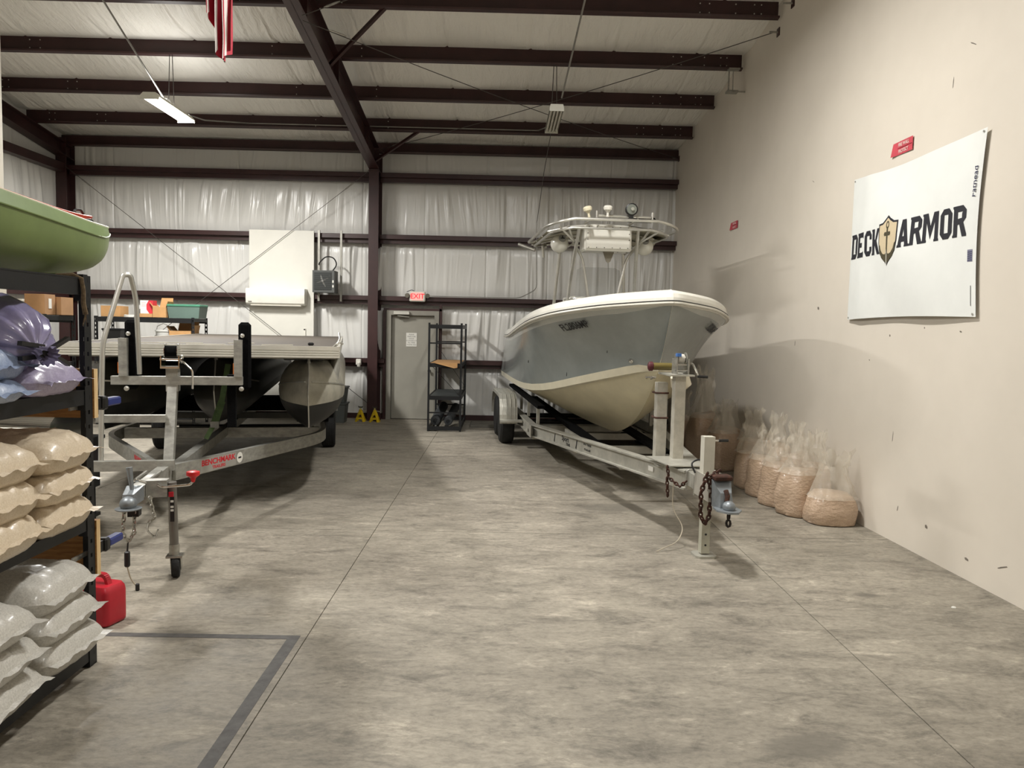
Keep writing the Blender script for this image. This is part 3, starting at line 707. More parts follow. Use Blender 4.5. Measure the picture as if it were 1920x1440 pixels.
def section(t):
    kz=sinterp(KZ,t); sz=sinterp(SZ,t); hw=sinterp(HW,t); cz=max(kz+.0,sinterp(CZ,t)) if t>.2 else kz; cw=max(0,sinterp(CW,t)) if t>.42 else 0.0
    cw=max(cw,.0006)
    if t<.5: cz=max(cz,kz)
    out=[]
    # keel -> chine
    for i in range(9):
        u=i/8; out.append((cw*u**.9*(1-.03*math.sin(math.pi*u)), kz+(cz-kz)*(u**1.06)))
    # spray chine flat
    CH=.10*min(1,max(0,(t-.30)/.35)); out.append((cw+min(.05,cw*.3),cz+.012*CH/.1)); out.append((cw+min(.06,cw*.32),cz+CH))
    # topside with flare (concave forward)
    c0=(cw+min(.06,cw*.32),cz+CH); fl=max(0,1-t/3.2)
    for i in range(1,13):
        u=i/12; e=1+1.15*fl
        out.append((c0[0]+(hw-c0[0])*(u**e), c0[1]+(sz-.10-c0[1])*u))
    return out
TS=[0,.012,.03,.07,.12,.18,.25,.33,.42,.52,.63,.76,.9,1.05,1.22,1.4,1.6,1.85,2.15,2.5,3,3.6,4.3,5.2,6.1,7.04]
SEC=[section(t) for t in TS]
def hull_strip(i0,i1,name,m):
    mb=MB()
    for s in (-1,1):
        vs=[];nn=i1-i0+1
        for t,sec in zip(TS,SEC):
            for (x,z) in sec[i0:i1+1]: vs.append((HX+s*x,Y0+t,z))
        fs=[]
        for j in range(len(TS)-1):
            for i in range(nn-1):
                q=(j*nn+i,j*nn+i+1,(j+1)*nn+i+1,(j+1)*nn+i); fs.append(q if s<0 else q[::-1])
        mb.add(vs,fs)
    return mb
bm=hull_strip(0,8,'',None); 
bm.build('hull_bottom',HULLC,boat,smooth=60)
hull_strip(8,10,'',None).build('chine_stripe',CREAM,boat,smooth=60)
hull_strip(21,22,'',None).build('sheer_band',mat('light_grey_gelcoat',(178,180,174),rough=.25,var=.05,vscale=3,coat=.3),boat,smooth=60)
tm=hull_strip(10,21,'',None); tr=SEC[-1]; n=len(tr)
tm.add([(HX+x,Y0+7.04,z) for x,z in tr]+[(HX-x,Y0+7.04,z) for x,z in tr],[(i,i+1,n+i+1,n+i) for i in range(n-1)])
tm.build('hull_sides',HULLG,boat,smooth=60)
# rub rail, cap and deck
def rail_pts(dz,dw,s): return [(HX+s*max(.0,sinterp(HW,t)+dw if t>0 else 0.0),Y0+t-(max(0,dw) if t<.05 else 0)+(max(0,-dw)*1.2*max(0,1-t/1.2)),sinterp(SZ,t)+dz) for t in TS]
def band(z0,w0,z1,w1):
    mb=MB()
    for s in (-1,1):
        a=rail_pts(z0,w0,s); b=rail_pts(z1,w1,s); k=len(a)
        mb.add(a+b,[((i,i+1,k+i+1,k+i) if s>0 else (i,k+i,k+i+1,i+1)) for i in range(k-1)])
    return mb
cp=MB()
prof=[(-.105,.0),(-.10,.022),(-.06,.028),(-.055,.022),(-.02,.018),(.02,.005),(.05,-.02),(.062,-.06),(.062,-.16),(.03,-.2),(-.25,-.22)]
for (a,b) in zip(prof,prof[1:]):
    m=band(a[0],a[1],b[0],b[1]); cp.add(m.v,m.f)
cp.build('gunwale_cap',GELW,boat,smooth=50)
for s in (-1,1):
    MB().tube([(x,y,z) for x,y,z in rail_pts(-.08,.03,s)],.016,8).build('rub_rail',mat('rub_rail_white',(196,192,180),rough=.4,var=.05),boat)
    MB().tube([(x,y,z) for x,y,z in rail_pts(-.055,.03,s)],.005,6).build('rub_rail_insert',BLKP,boat)
dk=MB(); pp=[(HX+.9*min(1,.6+(t-2.5)*.5),Y0+t,1.45) for t in TS[18:]]; pq=[(2*HX-x,y,z) for x,y,z in pp]; k=len(pp)
dk.add(pp+pq,[(i,i+1,k+i+1,k+i) for i in range(k-1)]); dk.build('cockpit_sole',GELW,boat,smooth=0)
fd=MB(); pp=[(HX+max(.0,sinterp(HW,t)-.08),Y0+t+.06,sinterp(SZ,t)+.045) for t in TS[1:15]]; pq=[(2*HX-x,y,z) for x,y,z in pp]; k=len(pp)
fd.add(pp+pq,[(i,i+1,k+i+1,k+i) for i in range(k-1)]); fd.build('foredeck',GELW,boat,smooth=0)
# bow eye
def side_pt_(t,z):
    sec=section(t); b=min(sec[10:],key=lambda p:abs(p[1]-z)); return Vector((HX-b[0],Y0+t,b[1]))
for (t_,z_,a_) in ((1.75,1.30,.05),(2.9,1.42,.03),(.95,1.62,.04)):
    p_=side_pt_(t_,z_); MB().bar(p_+Vector((-.002,0,a_*.5)),p_+Vector((-.002,.02,-a_*.5)),.012,.006,(1,0,0)).build('hull_nick',INK,boat,smooth=0)
MB().tube([(-.02,Y0+.52,1.34),(-.05,Y0+.45,1.36),(0,Y0+.40,1.37),(.05,Y0+.45,1.36),(.02,Y0+.52,1.34)],.009,8).build('bow_eye',CHROME,boat)
fit=MB(); fit.lathe([(.03,0),(.028,.02),(.012,.04)],side_pt_(.70,1.50),(-.85,-.5,0),12); fit.build('through_fitting',CHROME,boat)
# registration characters on both bows, following the flare
def side_pt(t,u,s):
    sec=section(t); lo,hi=sec[10],sec[22]; i=10+u*12; j=int(i); f=i-j; j2=min(j+1,22)
    x=sec[j][0]*(1-f)+sec[j2][0]*f; z=sec[j][1]*(1-f)+sec[j2][1]*f
    return Vector((HX+s*x,Y0+t,z))
for s in (-1,1):
    a=side_pt(.8,.81,s); b=side_pt(1.4,.81,s); up=side_pt(1.1,.88,s)-side_pt(1.1,.75,s); c_=side_pt(1.06,.815,s)
    xd=(a-b) if s<0 else (b-a); xd=-xd if False else xd
    if s<0: xd=(a-b)
    M=frame(c_,xd,up); n_=(M.to_3x3()@Vector((0,0,1))); 
    W=wmat(boat)
    M.translation=c_+n_*.012
    text_obj('registration_number','FL2806MP',.15,INK,W@M,boat,.0006,bold=.002,sx=.78)
# side windows-like reflection patch: hull recess on port quarter
# console, windshield, seat
con=MB(); con.add([(-.42,4.7,1.45),(.42,4.7,1.45),(.45,5.7,1.45),(-.45,5.7,1.45),(-.36,4.85,2.32),(.36,4.85,2.32),(.4,5.55,2.32),(-.4,5.55,2.32)],[(3,2,1,0),(4,5,6,7),(0,1,5,4),(1,2,6,5),(2,3,7,6),(3,0,4,7)])
con.build('console',GELW,boat,smooth=0)
GL=mat('tinted_acrylic',(150,152,148),rough=.06,var=0,alpha=.16)
ws=MB(); ws.prism([(-.35,0),(.35,0),(.31,.42),(.24,.46),(-.24,.46),(-.31,.42)],(0,4.82,2.3),(1,0,0),(0,.32,.95),.006); ws.build('windshield',GL,boat,smooth=0)
MB().tube(round_path([(-.44,5.15,2.28),(-.46,4.66,2.28),(.46,4.66,2.28),(.44,5.15,2.28)],.1),.016,8).build('grab_rail',ALU,boat)
MB().rbox((0,6.4,1.75),(.85,.45,.6),.04).build('leaning_seat',GELW,boat)
om=MB(); om.rbox((0,8.95,1.95),(.5,.6,.75),.12); om.rbox((0,8.95,1.2),(.22,.35,.9),.05); om.build('outboard_motor',mat('motor_grey',(70,72,74),rough=.3,var=.05),boat)
# T-top
Tt=boat
def tt(w0,y0,y1,z0,dz,rr=.3):
    # rounded rectangle with drooping sides
    out=[]
    for (cx,cy,a0) in ((w0-rr,y1-rr,0),(-(w0-rr),y1-rr,90),(-(w0-rr),y0+rr,180),(w0-rr,y0+rr,270)):
        for i in range(7):
            a=R(a0+90*i/6); x=cx+rr*math.cos(a); y=cy+rr*math.sin(a); out.append((x,y,z0-dz*abs(x/w0)**2.2))
    return out
loop=tt(.88,3.88,6.3,3.30,.12,.34)
MB().tube(loop,.021,10,closed=True).build('top_frame',ALU,boat)
loop2=tt(.80,4.12,6.18,3.215,.10,.28)
MB().tube(loop2,.017,10,closed=True).build('inner_frame',ALU,boat)
for (yy) in (4.35,4.9,5.5,6.0):
    MB().tube([(x,yy,3.255-.12*abs(x/.85)**2.2) for x in (-.83,-.5,-.2,0,.2,.5,.83)],.014,8).build('cross_bow',ALU,boat)
for x in (-.3,.3):
    MB().tube([(x,4.0,3.29),(x,5.0,3.275),(x,6.25,3.28)],.014,8).build('fore_aft_bow',ALU,boat)
cn=MB().grid(lambda u,v:((u*2-1)*.83,4.35+v*1.88,3.262-.12*abs((u*2-1)*.83/.85)**2.2),13,6)
cn.build('canvas_top',mat('beige_canvas',(176,170,152),rough=.9,var=.06),boat)
for s in (-1,1):
    # legs: front pair, rear pair and inner curved braces
    MB().tube(round_path([(s*.50,4.75,1.5),(s*.46,4.72,2.4),(s*.40,4.35,3.22)],.25),.024,10).build('leg',ALU,boat)
    MB().tube(round_path([(s*.56,5.75,1.5),(s*.52,5.55,2.4),(s*.46,5.45,3.22)],.25),.024,10).build('leg',ALU,boat)
    MB().tube(round_path([(s*.20,4.62,2.29),(s*.31,4.58,2.85),(s*.44,4.5,3.0),(s*.56,4.3,3.22)],.12),.018,10).build('brace_tube',ALU,boat)
    MB().tube([(s*.44,4.55,3.02),(s*.50,5.5,2.98)],.014,8).build('side_stay',ALU,boat)
    MB().tube([(s*.7,4.2,3.2),(s*.45,4.45,3.04)],.014,8).build('strut',ALU,boat)
    # speaker pods
    sp=MB().sphere((s*.60,4.75,3.03),.125,20,12,(1,1.15,1)).build('speaker_pod',GELW,boat)
    MB().lathe([(.052,0),(.052,.006),(.0,.008)],(s*.60-.02*s,4.628,3.09),(.0,-1,.35),16).build('speaker_badge',mat('badge_grey',(150,150,146),rough=.4,var=0),sp)
    bd=MB().prism([(-.03,-.015),(.03,-.015),(.03,-.005),(.008,.0),(.006,.03),(-.006,.03),(-.008,0),(-.03,-.005)],(s*.60-.02*s,4.615,3.10),(1,0,0),(0,.33,.94),.004)
    bd.build('speaker_emblem',INK,sp,smooth=0)
    for yy in (6.1,6.32):
        MB().tube([(s*.6,yy,3.12),(s*.62,yy+.2,3.32)],.021,10).build('rod_holder',ALU,boat)
# side rod holders on the left aft corner
MB().tube([(-.78,6.0,3.06),(-1.02,6.15,3.16)],.024,10).build('rod_holder',ALU,boat)
MB().tube([(-.66,5.9,2.94),(-.68,5.88,3.12)],.02,10).build('rod_holder',ALU,boat)
# electronics box
ebx=MB().rbox((-.02,4.46,3.075),(.64,.36,.34),.02).build('electronics_box',GELW,boat)
MB().rbox((-.02,4.272,3.08),(.59,.016,.30),.007).build('box_hatch',GELW,ebx)
b=MB()
for k in range(6):
    for zz in (2.945,3.215): b.lathe([(.007,0),(.005,.004)],(-.285+.106*k,4.262,zz),(0,-1,0),8)
for xx in (-.30,.26):
    for zz in (3.05,3.13): b.lathe([(.007,0),(.005,.004)],(xx,4.262,zz),(0,-1,0),8)
tag(b.build('hatch_screws',mat('screw_dark',(70,66,60),rough=.4,metal=.5,var=0),boat,smooth=0),kind='stuff')
MB().prism([(-.085,0),(.085,0),(.03,-.15),(0,-.175),(-.03,-.15)],(.02,4.42,2.93),(1,0,0),(0,0,1),-.012).build('hanging_pennant',mat('grey_cloth',(128,122,108),rough=.9,var=.08),boat,smooth=0)
for xx in (.14,.26): MB().sphere((xx,4.4,2.92),.02,10,6).build('box_knob',BLKP,ebx)
# fittings on the top
def dome(x,y,z,lean,m):
    o=MB(); ax=Vector((lean,-.05,1)); o.lathe([(.018,0),(.014,.05),(.03,.075),(.055,.09),(.06,.12),(.048,.14),(.02,.148)],(x,y,z),ax,18); return o.build('antenna_dome',m,boat)
dome(-.34,4.0,3.295,-.25,mat('aged_white',(222,214,186),rough=.4,var=.04)); dome(-.10,4.0,3.31,0,WHT)
sl=MB(); sl.lathe([(.03,.1),(.06,.09),(.078,.05),(.082,0),(.074,-.005)],(.22,4.02,3.42),(.02,1,.05),20); slo=sl.build('spotlight',BLKP,boat)
MB().lathe([(.066,0),(.06,.006),(.02,.01)],(.22,4.012,3.42),(-.02,-1,-.05),20).build('spotlight_lens',mat('dark_lens',(120,124,116),rough=.1,var=.02),slo)
MB().lathe([(.022,0),(.022,.03)],(.22,4.0,3.42),(0,-1,0),14).build('spotlight_bulb',mat('bulb_grey',(160,160,150),rough=.2,var=0),slo)
MB().box((.22,4.05,3.33),(.05,.05,.08)).build('spotlight_bracket',BLKP,boat,smooth=0)
MB().rbox((.42,4.3,3.33),(.36,.2,.05),.02).build('dark_pouch',BLKC,boat)
MB().tube([(-.2,4.1,3.34),(.5,4.1,3.335)],.016,8).build('top_tube',ALU,boat)
for xx in (-.22,.52): MB().tube([(xx,4.1,3.3),(xx,4.1,3.40)],[.012,.014],8).build('top_stub',ALU,boat)
lj=MB().grid(lambda u,v:(.62+.26*u,4.6+.9*v,3.12+.05*math.sin(v*5)+.02*math.sin(u*9)),6,8).build('folded_canvas',mat('loose_canvas',(186,180,160),rough=.9,var=.05),boat)

# ---------------------------------------------------------------- boat trailer
tr_=thing('boat_trailer','painted aluminium tandem boat trailer under the white boat','trailer',BT,BRZ)
TRA=mat('trailer_aluminium',(182,180,170),rough=.42,metal=.45,var=.12,vscale=6)
def irail(mb,p0,p1,h=.17,fw=.10):
    p0,p1=Vector(p0),Vector(p1); up=Vector((0,0,1))
    mb.bar(p0+up*(h-.008),p1+up*(h-.008),fw,.016); mb.bar(p0+up*.008,p1+up*.008,fw,.016); mb.bar(p0+up*h/2,p1+up*h/2,.03,h-.032); return mb
RZ=.40
for s in (-1,1):
    irail(MB(),(s*.07+.02,.62,RZ+.065),(s*.90,4.85,RZ-.06)).build('frame_rail',TRA,tr_,smooth=0)
    irail(MB(),(s*.90,4.8,RZ-.06),(s*.90,8.6,RZ-.09)).build('frame_rail',TRA,tr_,smooth=0)
    pl=MB(); pl.bar((s*.955,4.62,RZ+.028),(s*.955,5.02,RZ+.02),.014,.16); pl.build('corner_plate',TRA,tr_,smooth=0)
    MB().lathe([(.025,0),(.025,.008)],(s*.962,4.82,RZ+.022),(s,0,0),14).build('side_marker',mat('dark_marker',(84,78,70),rough=.5,var=.1),tr_)
MB().box((-.205,1.28,RZ+.13),(.006,.10,.045),Matrix.Rotation(R(11.1),3,'Z')).build('rail_label',PAPER,tr_,smooth=0)
for yy,wd in ((2.1,.62),(3.4,1.15),(4.9,1.8),(6.0,1.8),(7.0,1.8),(8.4,1.8)):
    MB().box((0,yy,RZ+.08-.03*yy),(wd,.07,.09)).build('cross_member',TRA,tr_,smooth=0)
TONG_A=len(bpy.data.objects); _before=set(bpy.data.objects)
tg=MB(); tg.boxmm((-.03,.05,.44),(.09,1.2,.56)); tg.build('tongue',TRA,tr_,smooth=0)
tgp=MB(); tgp.add([(-.14,.72,.573),(.18,.72,.573),(.26,1.25,.573),(-.22,1.25,.573),(-.14,.72,.583),(.18,.72,.583),(.26,1.25,.583),(-.22,1.25,.583)],[(3,2,1,0),(4,5,6,7),(0,1,5,4),(1,2,6,5),(2,3,7,6),(3,0,4,7)]); tgp.build('tongue_plate',TRA,tr_,smooth=0)
for yy in (.35,.55): 
    MB().tube(round_path([(-.045,yy,.40),(-.045,yy,.58),(.105,yy,.58),(.105,yy,.40)],.03),.009,8).build('u_bolt',GALV,tr_)
# surge actuator and coupler
CPL=mat('coupler_zinc',(136,142,146),rough=.45,metal=.5,var=.12,vscale=10)
ca=MB(); ca.boxmm((-.05,.0,.42),(.12,.34,.62)); ca.build('actuator_case',mat('actuator_grey',(170,166,156),rough=.5,metal=.3,var=.12),tr_,smooth=0)
MB().rbox((.045,-.02,.625),(.15,.12,.04),.01).build('actuator_cap',RUST,tr_)
cb=MB(); cb.add([(-.035,-.04,.40),(.125,-.04,.40),(.125,-.02,.61),(-.035,-.02,.61),(-.01,-.16,.40),(.10,-.16,.40),(.09,-.13,.52),(0,-.13,.52)],[(0,1,5,4),(4,5,6,7),(7,6,2,3),(1,2,6,5),(0,4,7,3)]); cb.build('coupler_body',CPL,tr_,smooth=0)
cn_=MB(); cn_.sphere((.045,-.2,.43),.05,18,10,(1,1.1,.9)); cn_.prism([(-.09,-.1),(.09,-.1),(.1,.02),(.04,.11),(-.04,.11),(-.1,.02)],(.045,-.19,.392),(1,0,0),(0,-1,0),-.014); cn_.build('coupler_head',CPL,tr_)
MB().tube([(.045,-.12,.54),(.05,-.15,.50),(.04,-.16,.46)],.02,8).build('latch',RUST,tr_)
cb2=MB(); chain(cb2,[(.045,-.2,.385),(.045,-.2,.27)],.055,.010,.6); cb2.build('hanging_link',mat('black_chain',(38,32,28),rough=.6,metal=.5,var=.1),tr_)
c1=MB(); chain(c1,[(-.07,-.02,.66),(-.11,.0,.5),(-.10,.02,.3),(-.06,.02,.24),(-.03,.02,.3),(-.03,.01,.48),(-.05,.0,.62),(.06,.05,.67)],.05,.008,.6); c1.build('safety_chain',RUST,tr_)
c2=MB(); chain(c2,[(-.20,.62,.60),(-.19,.6,.5),(-.12,.5,.44),(-.08,.45,.5)],.04,.007,.6); chain(c2,[(-.20,.62,.5),(-.19,.61,.33)],.04,.007,.6); c2.build('safety_chain',RUST,tr_)
MB().tube(round_path([(-.19,.62,.55),(-.2,.6,.3),(-.12,.5,.16),(-.2,.4,.06),(-.42,.3,.008)],.1,6),.0045,6).build('breakaway_cord',mat('pale_cord',(178,168,150),rough=.7,var=.05),tr_)
MB().tube(round_path([(-.06,.3,.6),(-.09,.34,.68),(.0,.36,.71),(.08,.3,.68)],.05),.008,8).build('wire_loom',BLKP,tr_)
for o_ in set(bpy.data.objects)-_before:
    if o_.type=='MESH' and 'cord' not in o_.name: o_.location=(-.05,0,.075)
# swing jack with foot pad
jx,jy=-.05,.19
MB().boxmm((jx-.045,jy-.045,.55),(jx+.045,jy+.045,1.0)).build('jack_outer_tube',mat('jack_paint',(196,193,180),rough=.45,var=.06),tr_,smooth=0)
MB().boxmm((jx-.035,jy-.035,.03),(jx+.035,jy+.035,.6)).build('jack_inner_tube',mat('jack_leg_paint',(170,168,152),rough=.5,var=.1),tr_,smooth=0)
for zz in (.10,.19,.28): MB().lathe([(.009,0),(.009,.002)],(jx,jy-.035,zz),(0,-1,0),10).build('pin_hole',INK,tr_)
MB().prism([(-.09,-.06),(-.06,-.09),(.06,-.09),(.09,-.06),(.09,.06),(.06,.09),(-.06,.09),(-.09,.06)],(jx,jy,.0),(1,0,0),(0,1,0),.02).build('jack_foot',TRA,tr_,smooth=0)
MB().tube([(jx+.04,jy,.965),(jx+.10,jy,.965)],.008,8).build('jack_crank',CHROME,tr_)
MB().tube([(jx+.09,jy,.965),(jx+.17,jy,.965)],.012,8).build('crank_grip',BLKP,tr_)
# winch stand: two square posts
WP=mat('stand_aluminium',(190,186,174),rough=.5,metal=.3,var=.12,vscale=9)
MB().boxmm((-.05,1.10,.60),(.05,1.20,1.44)).build('winch_post',WP,tr_,smooth=0)
MB().boxmm((-.15,1.33,.60),(-.05,1.43,1.36)).build('rear_post',WP,tr_,smooth=0)
MB().boxmm((-.2,1.05,.585),(.1,1.48,.6)).build('post_base_plate',TRA,tr_,smooth=0)
for zz in (1.02,1.26): MB().tube(round_path([(-.05,1.44,zz),(-.17,1.45,zz),(-.17,1.30,zz),(-.05,1.30,zz)],.03),.009,8).build('u_bolt',RUST,tr_)
MB().boxmm((-.13,1.0,1.44),(.10,1.4,1.455)).build('winch_shelf',TRA,tr_,smooth=0)
MB().lathe([(.03,0),(.045,.01),(.045,.04),(.03,.05)],(-.255,1.32,1.515),(1,0,0),16).build('roller_end',mat('dark_red_roller',(78,18,30),rough=.5,var=.05),tr_)
MB().cyl((-.21,1.32,1.515),(-.02,1.32,1.515),.035,seg=14).build('bow_roller',mat('amber_roller',(108,95,46),rough=.4,var=.1),tr_)
for s in (-1,1): MB().boxmm((s*.055-.005,1.05,1.455),(s*.055+.005,1.2,1.60)).build('winch_plate',GALV,tr_,smooth=0)
MB().lathe([(.05,0),(.05,.006),(.024,.008),(.024,.085),(.06,.087),(.06,.093)],(-.045,1.13,1.60),(1,0,0),18).build('winch_drum',GALV,tr_)
MB().lathe([(.042,0),(.045,.03),(.042,.06)],(-.03,1.13,1.60),(1,0,0),16).build('winch_strap',mat('pale_strap',(200,196,186),rough=.8,var=.05),tr_)
MB().box((-.03,1.10,1.635),(.04,.05,.03)).build('strap_tail',mat('blue_strap',(62,108,176),rough=.7,var=.05),tr_,smooth=0)
for zz in (1.49,1.545): MB().cyl((-.06,1.08,zz),(.07,1.08,zz),.008,seg=8).build('winch_axle',CHROME,tr_)
MB().tube(round_path([(.06,1.1,1.56),(.10,1.08,1.56),(.14,1.06,1.47),(.15,1.06,1.44)],.02),.008,8).build('winch_handle',CHROME,tr_)
MB().tube([(.14,1.06,1.44),(.24,1.05,1.435)],.013,8).build('handle_grip',BLKP,tr_)
MB().lathe([(.09,0),(.10,.1),(.06,.13)],(.09,1.42,1.42),(.3,.2,-1),16).build('bow_stop_cup',mat('stop_white',(214,206,184),rough=.5,var=.05),tr_)
# bunks with carpet
for s in (-1,1):
    MB().bar((s*.34,2.55,.47),(s*.42,8.5,.56),.13,.05).build('bunk',BLKC,tr_,smooth=0)
    MB().bar((s*.82,4.6,.77),(s*.85,8.4,.80),.1,.045).build('bunk',BLKC,tr_,smooth=0)
    for yy in (4.9,6.0,7.0,8.3): MB().boxmm((s*.82-.02,yy-.03,.49),(s*.82+.02,yy+.03,.76)).build('bunk_bracket',TRA,tr_,smooth=0)
    MB().bar((s*.3,2.0,.42),(s*.5,4.4,.47),.03,.07).build('diagonal_support',TRA,tr_,smooth=0)
# wheels and fenders
def wheel(mb_t,mb_r,x,y,r_,w_,s):
    pr=[(r_*.62,-w_/2),(r_*.9,-w_/2),(r_*.985,-w_*.36),(r_,-w_*.2),(r_,w_*.2),(r_*.985,w_*.36),(r_*.9,w_/2),(r_*.62,w_/2)]
    mb_t.lathe(pr,(x,y,r_),(1,0,0),36)
    mb_r.lathe([(r_*.61,-w_*.46),(r_*.58,-w_*.3),(r_*.5,-w_*.1),(r_*.2,-w_*.08)],(x,y,r_),(-s,0,0),28)
for s in (-1,1):
    for yy in (6.45,7.32):
        a,b=MB(),MB(); wheel(a,b,s*1.13,yy,.35,.22,s)
        tire_=a.build('tire',RUB,tr_); rim=MB(); rim.lathe([(.215,.09),(.2,.05),(.14,.02),(.06,.05),(.05,.10),(.0,.105)],(s*1.13,yy,.35),(s,0,0),28); rim.build('wheel_rim',CHROME,tire_)
        rim=MB(); rim.lathe([(.215,.1),(.1,.06),(.0,.05)],(s*1.13,yy,.35),(-s,0,0),20); rim.build('wheel_back',BLKP,tire_)
    f=MB(); cl_=[]; 
    prof=[(6.02,.36),(6.03,.5),(6.06,.62),(6.14,.74),(6.26,.8),(6.6,.81),(7.2,.81),(7.52,.8),(7.66,.72),(7.74,.58),(7.76,.36)]
    for i in range(len(prof)-1):
        (ya,za),(yb_,zb)=prof[i],prof[i+1]
        f.add([(s*.99,ya,za),(s*1.27,ya,za),(s*1.27,yb_,zb),(s*.99,yb_,zb)],[(0,1,2,3) if s>0 else (3,2,1,0)])
    k=len(prof); f.add([(s*1.27,a,b) for a,b in prof]+[(s*1.27,a,b-.05 if 0<i<k-1 else b) for i,(a,b) in enumerate(prof)],[(i,i+1,k+i+1,k+i) for i in range(k-1)])
    fen_=f.build('fender',TRA,tr_,smooth=30)
    for q in range(4):
        xx=s*(1.03+.065*q); rb=MB()
        rb.tube([(xx,a-(.004 if a<6.2 else -.004),b+.004) for a,b in prof],.006,6); rb.build('fender_rib',TRA,fen_)
    MB().boxmm((min(s*.93,s*1.27),5.86,.40),(max(s*.93,s*1.27),6.04,.43)).build('fender_step',TRA,tr_,smooth=0)
    MB().cyl((s*.9,6.45,.35),(s*1.05,6.45,.35),.04,seg=12).build('axle_stub',BLKP,tr_)
for yy in (6.45,7.32): MB().cyl((-.9,yy,.35),(.9,yy,.35),.04,seg=12).build('axle',BLKP,tr_)
# lettering on the left rail
dv=(Vector((-.90,4.85,0))-Vector((-.05,.62,0))).normalized(); nr=Vector((-dv.y,dv.x,0)); nr=-nr if nr.x>0 else nr
def rail_text(yy,z,txt,sz,m,bold=0,sx=1.0,name='rail_lettering'):
    t=(yy-.62)/(4.85-.62); p=Vector((-.05-.85*t,yy,z+.065-.125*t))+nr*.0165
    text_obj(name,txt,sz,m,wmat(tr_)@frame(p,-dv,(0,0,1)),tr_,.0005,bold=bold,sx=sx)
rail_text(3.55,RZ+.105,'Sport',.085,INK,.002,1.25); rail_text(3.45,RZ+.045,'TRAIL',.05,INK,.001,1.1)
rail_text(2.85,RZ+.115,'BOAT TRAILER',.034,INK,.0005); rail_text(2.85,RZ+.055,'772-462-1677',.034,INK,.0005)
for yy in (3.18,3.92):
    t=(yy-.62)/(4.85-.62); p=Vector((-.05-.85*t,yy,RZ+.15-.125*t))+nr*.0165
    MB().prism([(-.03,-.05),(.0,-.06),(.012,0),(.03,.055),(.0,.045),(-.012,.0)],p,-dv,(0,0,1),.001).build('rail_emblem',INK,tr_,smooth=0)
# ================================================================ pontoon boat and its trailer (local frame: +y aft)
PT=(-2.53,5.31,0); PRZ=R(11.5)
pb=thing('pontoon_boat','stripped pontoon boat deck with aluminium edge and pointed float','boat',PT,PRZ)
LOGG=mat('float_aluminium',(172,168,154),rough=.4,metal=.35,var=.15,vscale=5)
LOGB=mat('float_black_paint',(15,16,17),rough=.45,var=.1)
DW=1.25; DY=1.90; DX=.10
# deck: plywood top, extruded aluminium edge trim
dkm=mat('worn_grey_deck',(88,80,70),rough=.75,c2=(58,52,45),vscale=7,stretch=(1,4,1))
MB().boxmm((DX-DW+.02,DY+.03,1.598),(DX+DW-.02,9.1,1.628)).build('deck_board',dkm,pb,smooth=0)
FAS=mat('deck_edge_extrusion',(212,209,198),rough=.35,metal=.5,var=.06,vscale=4)
pr=[(0,.045),(-.012,.045),(-.012,.005),(-.004,.0),(-.012,-.006),(-.012,-.018),(-.004,-.022),(-.012,-.027),(-.012,-.04),(-.004,-.044),(-.012,-.049),(-.012,-.065),(.02,-.065),(.02,.045)]
n=len(pr); vs=[(x,DY+.012+a,1.59+b) for x in (DX-DW,DX+DW) for a,b in pr]
MB().add(vs,[(i,(i+1)%n,n+(i+1)%n,n+i)[::-1] for i in range(n)]+[tuple(range(n)),tuple(range(2*n-1,n-1,-1))]).build('front_edge_trim',FAS,pb,smooth=0)
for s in (-1,1):
    pr2=[(0,.045),(s*.012,.045),(s*.012,.005),(s*.004,0),(s*.012,-.006),(s*.012,-.065),(-s*.02,-.065),(-s*.02,.045)]; n=len(pr2)
    vs=[(DX+s*DW+a,y,1.59+b) for y in (DY+.02,9.1) for a,b in pr2]
    MB().add(vs,[(i,(i+1)%n,n+(i+1)%n,n+i)[::s] for i in range(n)]+[tuple(range(n))[::-s],tuple(range(n,2*n))[::s]]).build('side_edge_trim',FAS,pb,smooth=0)
for k in range(9):
    MB().boxmm((DX-DW+.03,DY+.3+.9*k,1.50),(DX+DW-.03,DY+.38+.9*k,1.597)).build('cross_channel',ALUB,pb,smooth=0)
# loose strips and scraps on the deck stay with the boat
for (x,y,a,l_) in ((-.55,2.3,.3,.5),(-.2,2.5,.1,.42),(.1,2.15,.05,.35),(.75,2.3,.02,.3),(.35,2.7,.2,.25)):
    MB().bar((x-l_/2,y,1.632),(x+l_/2,y+a*.4,1.634),.03,.008).build('deck_strip',mat('pale_strip',(190,184,168),rough=.6,var=.05),pb,smooth=0)
# right corner fittings
MB().tube(round_path([(DX+DW-.02,2.2,1.64),(DX+DW+.01,2.25,1.70),(DX+DW+.0,2.4,1.76)],.05),.01,8).build('corner_hook',ALU,pb)
MB().tube(round_path([(DX+DW-.05,1.98,1.63),(DX+DW,1.96,1.68),(DX+DW+.04,2.0,1.66)],.03),.009,8).build('corner_hook',ALU,pb)
MB().rbox((DX+DW-.28,2.4,1.645),(.06,.05,.03),.01).build('deck_cleat',BLKP,pb)
